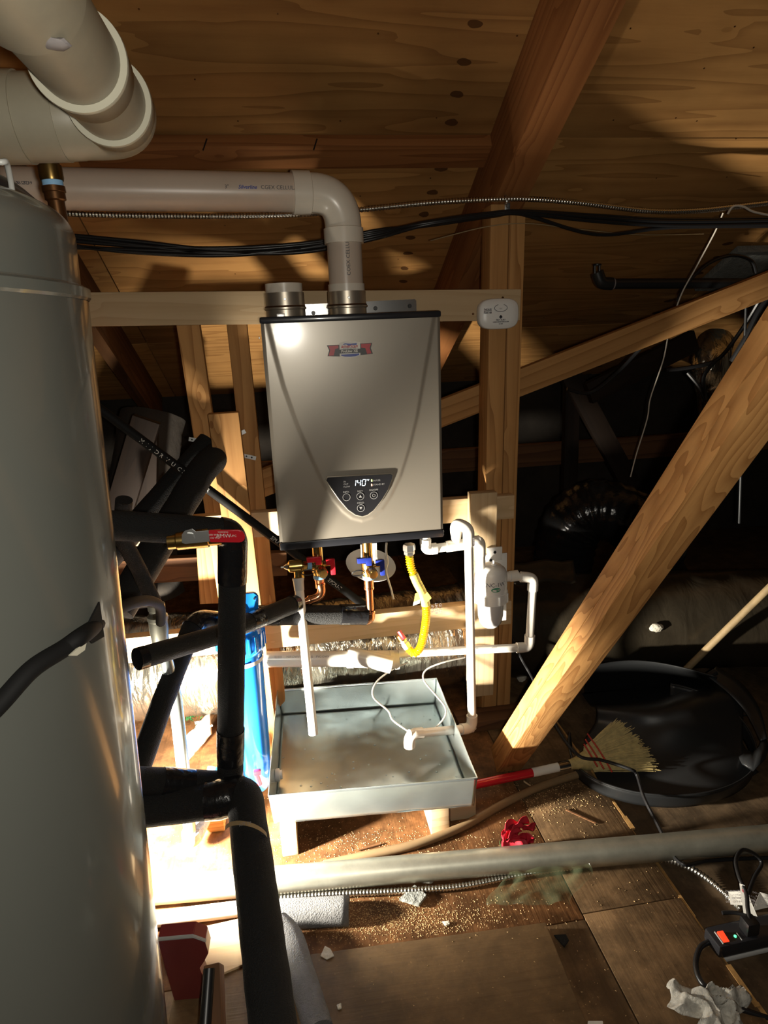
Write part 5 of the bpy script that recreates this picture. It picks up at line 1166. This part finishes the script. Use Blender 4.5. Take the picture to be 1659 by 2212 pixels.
for i in range(nc_-1):
    for j in range(len(grid[0])-1): bm.faces.new((g[i][j], g[i+1][j], g[i+1][j+1], g[i][j+1]))
o = bm_obj('body', bm, 'black_plastic', shell, 80); o.modifiers.new('t', 'SOLIDIFY').thickness = 0.004
def backw(u, v):
    p = PZ(1262+u*275, 1500-20*u, .0); q = PZ(1270+u*280, 1441+22*u*u, .20); return p*(1-v)+q*v+V(0, 0.06*v*math.sin(math.pi*u), 0)
sheet('back_wall', backw, 24, 8, 'black_plastic', shell, 0.004)
fu = smooth_path([PZ(*q) for q in ((1546, 1440, .18), (1600, 1475, .15), (1640, 1530, .11), (1658, 1595, .07))], 8); fi = smooth_path([PZ(*q) for q in ((1530, 1462, .17), (1578, 1502, .14), (1614, 1545, .10), (1642, 1602, .06))], 8)
def flange(u, v): k = int(u*(len(fu)-1)); return fu[k]*(1-v)+fi[k]*v
sheet('rim_flange', flange, 24, 3, 'black_plastic', shell, 0.004)
tube('stud', [PZ(1530, 1462, .165), PZ(1545, 1452, .175)], 0.012, 'black_plastic', shell, 16)
for k, q in enumerate((((1590, 1545), (1612, 1540), (1655, 1560), (1650, 1500), (1600, 1480)), ((1585, 1625), (1600, 1600), (1632, 1628), (1660, 1600), (1655, 1660), (1610, 1690)))):
    pass
bm = bmesh.new()
loop = [(1600, 1545), (1620, 1543), (1632, 1562), (1644, 1600), (1640, 1612), (1625, 1626), (1612, 1618), (1598, 1594)]
inner = [PZ(x, y, .062) for x, y in loop]; ctr = PZ(1622, 1586, .062); outer = [ctr+(p-ctr)*1.8+V(0, 0, -0.004) for p in inner]; k = len(loop)
for i in range(k): add_poly(bm, (inner[i], inner[(i+1) % k], outer[(i+1) % k], outer[i]))
bmesh.ops.remove_doubles(bm, verts=bm.verts, dist=1e-5); o = bm_obj('handle_hole', bm, 'black_plastic', shell, 60); o.modifiers.new('t', 'SOLIDIFY').thickness = 0.006
o = bpy.data.objects['handle_hole']
tag(rough_lump('grime_patch', PZ(1490, 1668, .010), (0.025, 0.02, 0.008), 'conduit', 9), 'small metal can lying inside the black shell', 'can')
# ------------------------------------------------------------------ broom
h0, h1 = PZ(1030, 1694, .045), PZ(1150, 1669, .050); h2 = PZ(1206, 1657, .054); h3 = PZ(1230, 1652, .056); h4 = PZ(1268, 1643, .060)
broom = thing('broom', 'red handled straw broom lying with its head in the shell', 'broom', h4)
tube('handle', [h0-(h1-h0)*0.5, h1], 0.0128, 'red', broom, 18)
tube('label_sleeve', [h1, h2], 0.0132, 'paper', broom, 18)
tube('ferrule', [h2, h2+(h3-h2)*0.5, h3], [0.0138, 0.0145, 0.0138], 'chrome', broom, 18)
tube('neck', [h3, h3+(h4-h3)*0.3, h4], [0.014, 0.017, 0.030], 'straw', broom, 18)
bm = bmesh.new(); random.seed(21); base = PZ(1272, 1640, .06); tips = [PZ(1338, 1556, .16), PZ(1372, 1585, .13), PZ(1403, 1625, .10), PZ(1423, 1664, .055)]
wdir = (PZ(1262, 1620, .075)-PZ(1290, 1668, .045))
for k in range(420):
    t = random.random(); tp = smooth_path(tips, 6)[int(t*17.99)]+V(random.uniform(-.012, .012), random.uniform(-.012, .012), random.uniform(-.008, .008))
    st = base+wdir*(0.5-t)*0.85+V(0, 0, random.uniform(-0.012, 0.012)); end = st+(tp-st)*random.uniform(0.86, 1.0); mid = (st+end)/2+V(random.uniform(-.003, .003), random.uniform(-.003, .003), random.uniform(-.002, .006))
    add_tube(bm, [st, mid, end], [0.0020, 0.0017, 0.0010], 4, False)
bo = bm_obj('bristles', bm, 'straw', broom, 60); bo['kind'] = 'stuff'
for f in (0.02, 0.10, 0.20):
    pts = [base+wdir*(0.5-t/10)*(0.95+f*1.8)+(smooth_path(tips, 6)[int(t/10*17.99)]-base)*f+V(0, -0.004, 0.016) for t in range(11)]; tube('stitching', pts, 0.0026, 'stitch', broom, 6)
tag(tube('wooden_pole', [P(1482, 1446, .24), P(1482, 1446, .24)+(P(1700, 1232, .16)-P(1482, 1446, .24))*2.2], 0.0125, 'pole', None, 16), 'weathered wooden pole leaning behind the black shell', 'pole')
# ------------------------------------------------------------------ power strip
zs = -0.016
s0 = PZ(1530, 2040, 0.0); sx0, sy0 = s0.x, s0.y
strip = thing('power_strip', 'black power strip with a red switch at the right edge', 'power strip', (sx0+0.2, sy0, zs))
bm = bmesh.new(); add_box(bm, (sx0+0.20, sy0, 0.012), (0.40, 0.052, 0.036), Matrix.Rotation(0.04, 3, 'Z'), 0.007); bm_obj('casing', bm, 'panel', strip, 30)
bm = bmesh.new(); add_box(bm, (sx0+0.20, sy0, -0.010), (0.404, 0.056, 0.010), Matrix.Rotation(0.04, 3, 'Z'), 0.003); bm_obj('base_trim', bm, 'grey_plastic', strip, 30)
sw = PZ(1562, 2024, .031); bm = bmesh.new(); add_box(bm, sw, (0.014, 0.024, 0.005), Matrix.Rotation(0.15, 3, 'X'), 0.001); bm_obj('switch', bm, 'led_red', strip)
bm = bmesh.new(); add_box(bm, sw+V(-0.010, 0, 0), (0.002, 0.030, 0.002)); bm_obj('switch_frame', bm, 'grey_plastic', strip)
lathe('status_light', [(0, 0.003), (0.003, 0.002), (0.003, 0), (0, 0)], PZ(1588, 2023, .0305), (0, 0, 1), 'led_g2', strip, 12)
bm = bmesh.new(); add_box(bm, PZ(1597, 2023, .0305), (0.0015, 0.018, 0.001)); bm_obj('light_mark', bm, 'grey_plastic', strip)
tube('cord', smooth_path([V(sx0+0.004, sy0, 0.008), PZ(1512, 2048, .008), PZ(1503, 2085, .006), PZ(1518, 2125, .006), PZ(1570, 2165, .006), PZ(1610, 2183, .003), PZ(1690, 2210, -.008)], 8), 0.0058, 'cable', strip, 12)
pl = PZ(1618, 2005, .04)
plug = thing('plug', 'black plug standing in the power strip', 'plug', pl)
box('plug_body', pl+V(0, 0, 0.008), (0.030, 0.030, 0.034), 'cable', plug, 0.005)
tube('plug_cord', smooth_path([pl+V(0, 0, 0.02), PZ(1615, 1960, .07), PZ(1612, 1930, .08), PZ(1597, 1895, .09), PZ(1590, 1858, .09), PZ(1605, 1836, .08), PZ(1632, 1846, .05), PZ(1645, 1866, .03), PZ(1630, 1895, .03), PZ(1615, 1935, .04)], 8), 0.0046, 'cable', plug, 10)
tube('plug_cord', smooth_path([PZ(1560, 1972, .0), PZ(1590, 1972, .0), PZ(1630, 1982, .0), PZ(1690, 2005, .0)], 6), 0.0044, 'cable', plug, 10)
def card(name, lab, pxs, zz_, lines):
    ps = [PZ(x, y, z) for (x, y), z in zip(pxs, zz_)]; bm = bmesh.new(); add_poly(bm, ps); t = thing(name, lab, 'tag', ps[0], 'paper tags on the plug cord'); o = bm_obj('paper', bm, 'paper', t); o.modifiers.new('t', 'SOLIDIFY').thickness = 0.0006
    ux = (ps[1]-ps[0]).normalized(); n = ux.cross(ps[3]-ps[0]).normalized(); uy = n.cross(ux); c = sum(ps, Vector())/4
    if n.dot(CAM-c) < 0: n = -n
    bm = bmesh.new()
    for i in range(lines): add_text(bm, random.choice(('UL LISTED', 'CAUTION RISK', 'DO NOT REMOVE', 'INDOOR USE')), 0.0055, c-uy*(0.007*(i-lines/2))*(-1 if uy.z < 0 else 1)+n*0.0008, ux, uy if uy.z > 0 else -uy)
    bm_obj('lettering', bm, 'print_grey', t)
card('cord_tag', 'square white paper tag on the plug cord', ((1573, 1926), (1600, 1925), (1606, 1956), (1578, 1954)), (.06, .07, .05, .045), 4)
card('cord_tag', 'tall folded white tag with a red mark on the plug cord', ((1597, 1908), (1608, 1912), (1636, 1980), (1606, 1972)), (.09, .09, .04, .04), 3)
card('cord_tag', 'pale printed tag at the right edge beside the plug', ((1641, 1927), (1672, 1936), (1660, 1960), (1625, 1968)), (.05, .05, .03, .03), 4)
lathe('red_mark', [(0, 0), (0.004, 0), (0.004, 0.0006), (0, 0.0006)], PZ(1607, 1924, .082), CAM-PZ(1607, 1924, .08), 'logo_red', bpy.data.objects['cord_tag.001'], 14)
# ------------------------------------------------------------------ hatch board and litter on the floor
ha, hb_, hc = PZ(640, 2062, .018), PZ(1170, 1990, .018), PZ(1248, 2212, .018)
hx0, hx1 = -0.30, (hb_.x+hc.x)/2; hy1 = (ha.y+hb_.y)/2
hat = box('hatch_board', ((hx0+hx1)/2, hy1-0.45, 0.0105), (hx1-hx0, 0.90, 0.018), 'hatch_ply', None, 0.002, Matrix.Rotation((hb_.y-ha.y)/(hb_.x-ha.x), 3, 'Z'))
tag(hat, 'loose dark plywood hatch board in the near foreground', 'board')
# foam offcuts
f0, f1 = PZ(560, 1984, .004), PZ(755, 1974, .004); fd = (f1-f0).normalized()
def halff(u, v):
    a = -0.25+3.4*v; x_, y_, z_ = frame(fd, (0, 0, 1)); return f0+(f1-f0)*u+(x_*math.sin(a)*1.0+y_*math.cos(a))*0.030+V(0, 0, 0.006)
tag(sheet('foam_offcut', halff, 12, 16, 'foam_grey', None, 0.010), 'split grey foam sleeve offcut in front of the armoured cable', 'foam offcut')
tag(tube('foam_offcut', smooth_path([PZ(600, 1998, .04), PZ(628, 2030, .036), PZ(650, 2100, .032), PZ(690, 2230, .032)], 10), 0.029, 'foam_grey', None, 24), 'curved grey foam tube running off the bottom edge', 'foam offcut')
# chips
def chip(lab, pxs, th, mat, z0=0.002, cat='debris', name='debris_chip'):
    ps = [PZ(x, y, z0) for x, y in pxs]; c = ps[0]; return tag(prism(name, [((p-c).x, (p-c).y) for p in ps], c, (1, 0, 0), (0, 1, 0), th, mat, None, 0.0008), lab, cat)
chip('diamond shaped grey shingle chip beside the armoured cable', ((862, 1946), (905, 1960), (922, 1938), (896, 1916)), 0.008, 'slate', 0.004, 'shingle chip', 'shingle_chip')
chip('small dark shingle chip on the right floor sheet', ((1196, 2022), (1222, 2020), (1229, 2033), (1219, 2048)), 0.004, 'foam', 0.002, 'shingle chip', 'shingle_chip')
tag(rough_lump('plaster_crumb', PZ(924, 1898, .012), (0.022, 0.014, 0.013), 'plaster', 2), 'white plaster lump between the conduit and armoured cable', 'plaster')
chip('white paper strip tucked under the floor conduit', ((798, 1904), (870, 1896), (872, 1906), (800, 1914)), 0.001, 'paper', 0.006, 'paper', 'paper_strip')
chip('second short paper strip under the floor conduit', ((872, 1897), (890, 1894), (892, 1904), (874, 1906)), 0.001, 'paper', 0.005, 'paper', 'paper_strip')
chip('dark stick lying on the floor in front of the pan', ((773, 1836), (822, 1823), (823, 1826), (774, 1839)), 0.004, 'pine_dark', 0.002, 'stick', 'stick')
chip('dark sliver lying between the flower and the shell', ((1222, 1748), (1288, 1778), (1287, 1781), (1221, 1751)), 0.003, 'pine_dark', 0.002, 'stick', 'stick')
chip('torn paper scrap on the hatch board', ((692, 2066), (702, 2044), (714, 2050), (722, 2066), (706, 2074)), 0.002, 'plaster', 0.020, 'paper', 'paper_scrap')
chip('small pale chip near the bottom of the hatch board', ((727, 2172), (737, 2168), (738, 2180), (730, 2182)), 0.003, 'plaster', 0.020, 'debris')
chip('pale splinter on the hatch board', ((1160, 2172), (1198, 2190), (1197, 2192), (1160, 2174)), 0.001, 'pine_new', 0.003, 'splinter', 'splinter')
chip('yellow wood splinter beside the broom handle', ((1131, 1686), (1154, 1702), (1150, 1702), (1131, 1690)), 0.002, 'pine_new', 0.002, 'splinter', 'splinter')
chip('white scrap at the bottom edge near the hatch', ((1270, 2206), (1302, 2206), (1304, 2225), (1268, 2225)), 0.002, 'paper', 0.002, 'paper', 'paper_scrap')
chip('pale curled chip on the floor right of the foam sleeve', ((955, 1992), (970, 1990), (972, 1998), (962, 2002)), 0.003, 'plaster', 0.002, 'debris')
random.seed(8); bm = bmesh.new()
def fleck(p, s):
    a = random.random()*6.28; u = V(math.cos(a), math.sin(a), 0)*s; w_ = V(-math.sin(a), math.cos(a), 0)*s*0.5; h = V(0, 0, s*0.6)
    v = [bm.verts.new(q) for q in (p-u-w_*.4, p+u-w_, p+w_, p+h)]
    for f in ((0, 1, 3), (1, 2, 3), (2, 0, 3)): bm.faces.new([v[i] for i in f])
for k in range(5200):
    r_ = random.random()
    if r_ < 0.5: x, y = random.gauss(840, 130), random.gauss(1985, 26)
    elif r_ < 0.7: x, y = random.gauss(800, 160), random.gauss(1825, 26)
    elif r_ < 0.85: x, y = random.gauss(1180, 60), random.gauss(1720, 26)
    else: x, y = random.uniform(330, 1600), random.uniform(1700, 2200)
    if not (300 < x < 1640 and 1690 < y < 2212): continue
    p = PZ(x, y, 0.0003)
    if p.x > XS2: continue
    if abs((p-c0).cross(dc).length) < 0.034: continue
    if p.x < hx1+0.02 and y > 1990+(1170-x)*0.132: 
        if random.random() < 0.85: continue
        p.z = 0.0198
    fleck(p, random.uniform(0.0008, 0.0024))
so = tag(bm_obj('sawdust', bm, 'sawdust', None), 'sawdust flecks scattered over the plywood floor', 'sawdust'); so['kind'] = 'stuff'
# red silk flower
fl_ = thing('silk_flower', 'red artificial poinsettia lying behind the floor conduit', 'flower', PZ(1110, 1835, 0))
random.seed(4)
def petal(px, py, ang, ln, wd, mat, nm, Y):
    c = P(px, py, Y); d_ = V(math.cos(ang), -0.35, math.sin(ang)); s_ = V(-math.sin(ang), -0.25, math.cos(ang))
    def f(u, v):
        w_ = wd*math.sin(math.pi*min(1, 0.12+0.88*u))**0.8*(v-0.5)*2; return c+d_*ln*u+s_*w_+V(0, -0.25*abs(w_)+0.004*math.sin(9*u), 0.0)
    sheet(nm, f, 8, 6, mat, fl_, 0.0006)
Yq = PZ(1110, 1835, 0).y-0.012
for (x, y, a, l_, w_) in ((1105, 1790, 1.9, .046, .020), (1118, 1785, 1.2, .046, .020), (1128, 1790, .6, .040, .018), (1103, 1800, 2.6, .034, .018), (1100, 1812, 4.4, .038, .020), (1108, 1808, 4.9, .040, .022), (1128, 1802, -.7, .036, .018), (1112, 1795, 1.5, .040, .020), (1120, 1810, -1.3, .030, .018), (1110, 1806, 1.7, .036, .022), (1116, 1812, .9, .030, .020), (1104, 1818, 1.4, .034, .020)): petal(x, y, a, l_, w_, 'petal', 'petal', Yq)
for (x, y, a, l_, w_) in ((1093, 1822, 1.7, .050, .010), (1125, 1820, .2, .030, .012), (1090, 1826, 2.1, .030, .009)): petal(x, y, a, l_, w_, 'leaf', 'leaf', Yq+0.01)
# plastic film over the conduit, rag
def filmf(u, v):
    x = 1075+180*u+25*math.sin(5*v); y = 1868+88*v; p = PZ(x, y, 0.012); return p+V(0, 0, 0.026*abs(noise.noise(V(u*4, v*3, 2)))+0.02*(1-v))
tag(sheet('plastic_film', filmf, 24, 16, 'film', None, 0.0004), 'crumpled greenish plastic film in front of the floor conduit', 'plastic film')
random.seed(31); rgc = PZ(1536, 2196, 0.0)
def ragf(u, v):
    th = 2*math.pi*u; rr = (0.062+0.022*math.sin(3*th+0.7)+0.012*math.sin(7*th)+0.008*noise.noise(V(math.cos(th)*3, math.sin(th)*3, 2)))*v
    p = rgc+V(math.cos(th)*rr*1.08, math.sin(th)*rr*1.0, 0); n1_ = noise.noise(V(p.x*24, p.y*24, 3)); n2_ = noise.noise(V(p.x*60, p.y*60, 5))
    return p+V(0, 0, 0.004+max(0, (0.006*(1-v*0.75)+0.034*(1-min(1, 3*abs(n1_)))+0.006*n2_))*(0.25+0.75*min(1, (1-v)*3+0.2)))
tag(sheet('rag', ragf, 96, 22, 'rag', None, 0.0010), 'crumpled stained white rag at the bottom right', 'rag')
# red box and dark clapboards beside the tank, near the lamp
rz = PD(400, 2100, 1.24)
rb = thing('red_tool_case', 'dark red case with a chamfered pale edge beside the tank', 'tool case', PZ(400, 2180, 0))
def rpts(l, o=0): return [PD(x, y, 1.24) for x, y in l]
def rprism(nm, l, mat, th, push=0.0):
    ps = [PD(x, y, 1.24+push) for x, y in l]; c = ps[0]; n = CF
    ux, uy = CR, CU; pr = [((p-c).dot(ux), (p-c).dot(uy)) for p in ps]
    tiltx = V(1, -0.1, 0).normalized(); tilty = V(0, -0.25, 1).normalized()
    return prism(nm, pr, c, tiltx, tilty, -th, mat, rb, 0.001)
rprism('case_body', ((340, 2032), (416, 2030), (439, 2052), (440, 2100), (425, 2135), (412, 2160), (430, 2450), (330, 2450)), 'red_box', 0.03)
rprism('case_rim', ((340, 2031), (415, 2029), (441, 2052), (440, 2056), (416, 2035), (340, 2037)), 'soft_rim', 0.006, -0.004)
tag(beam('wood_offcut', PD(462, 2085, 1.25), PD(468, 2290, 1.16), 0.030, 0.05, 'pine_dark', None, up=CR), 'dark wood offcut leaning beside the red case', 'wood offcut')
tag(tube('black_bar', [PD(452, 2092, 1.22), PD(438, 2290, 1.14)], 0.011, 'cable', None, 12), 'black bar propped against the red case', 'bar')
# floor clutter seen past the insulated pipes
tag(beam('wood_offcut', PZ(438, 1770, .03), PZ(485, 1764, .03), 0.055, 0.05, 'pine', None), 'small pine block behind the steel riser', 'block')
def bagf(u, v):
    p = PZ(408+52*u, 1622-60*u-6+46*v, 0.0); return p+V(0, 0, 0.03+0.05*math.sin(math.pi*v)+0.008*noise.noise(V(u*5, v*5, 3)))
bag = thing('paper_bag', 'crumpled white printed bag on the floor left of the blue filter', 'bag', PZ(430, 1640, 0))
sheet('bag_skin', bagf, 16, 12, 'paper', bag, 0.001)
bm = bmesh.new(); q = bagf(0.4, 0.35)
for i in range(9): add_box(bm, q+V(0.004*i, -0.006, 0.014), (0.002, 0.001, 0.012))
add_text(bm, 'H&D 1 1/2 100', 0.012, q+V(0.02, -0.010, -0.012), (1, 0, 0.3), (-0.3, 0, 1)); bm_obj('lettering', bm, 'print_grey', bag)
chip('flat white paper on the floor under the insulated pipe', ((322, 1772), (345, 1782), (392, 1752), (330, 1748)), 0.001, 'paper', 0.003, 'paper', 'paper_sheet')
bm = bmesh.new(); random.seed(9); gc = PZ(408, 1530, .05)
for k in range(420):
    p = gc+V(random.gauss(0, .035), random.gauss(0, .02), random.gauss(0, .025)); d_ = V(random.gauss(0, 1), random.gauss(0, 1), random.gauss(0, 1)).normalized()*0.022; s_ = d_.cross(V(0.3, 0.2, 1)).normalized()*0.0016
    add_poly(bm, (p-s_, p+s_, p+d_))
gd_ = tag(bm_obj('garland', bm, 'garland', None), 'green tinsel garland on the floor behind the insulated pipes', 'garland'); gd_['kind'] = 'stuff'
tag(tube('white_foam_strip', [PZ(300, 1990, .02), PZ(540, 1960, .02)], 0.018, 'pvc_white', None, 20), 'white foam strip on the brightly lit floor', 'foam strip')
chip('bright pale board on the floor beside the red case', ((330, 2030), (530, 1985), (545, 2080), (450, 2120)), 0.006, 'pine_new', 0.019, 'board', 'floor_offcut')  # added pale piece standing for the strongly lit floor here
# ------------------------------------------------------------------ work lamp standing behind the tank
d_ = (LAMP_AIM-LAMP_POS).normalized(); rotm = d_.to_track_quat('Z', 'Y').to_matrix(); lc = LAMP_POS-d_*0.05
wk = thing('work_lamp', 'low flood lamp standing on the floor behind the tank', 'lamp', V(lc.x, lc.y, 0.0))
o = box('housing', lc-d_*0.012, (0.16, 0.12, 0.04), 'bezel', None, 0.006, rotm); setparent(o, wk)
o = box('lens', lc+d_*0.010, (0.14, 0.10, 0.006), 'lens', None, 0.002, rotm); setparent(o, wk)
x_ = rotm @ V(1, 0, 0)
for s_ in (-1, 1): tube('stand_leg', [lc+x_*0.085*s_-d_*0.01, V(lc.x+x_.x*0.085*s_, lc.y+x_.y*0.085*s_, 0.006)], 0.005, 'cable', wk, 10)
for s_ in (-1, 1): tube('stand_foot', [V(lc.x+x_.x*0.085*s_-0.06, lc.y+x_.y*0.085*s_-0.04, 0.006), V(lc.x+x_.x*0.085*s_+0.06, lc.y+x_.y*0.085*s_+0.04, 0.006)], 0.006, 'cable', wk, 10)
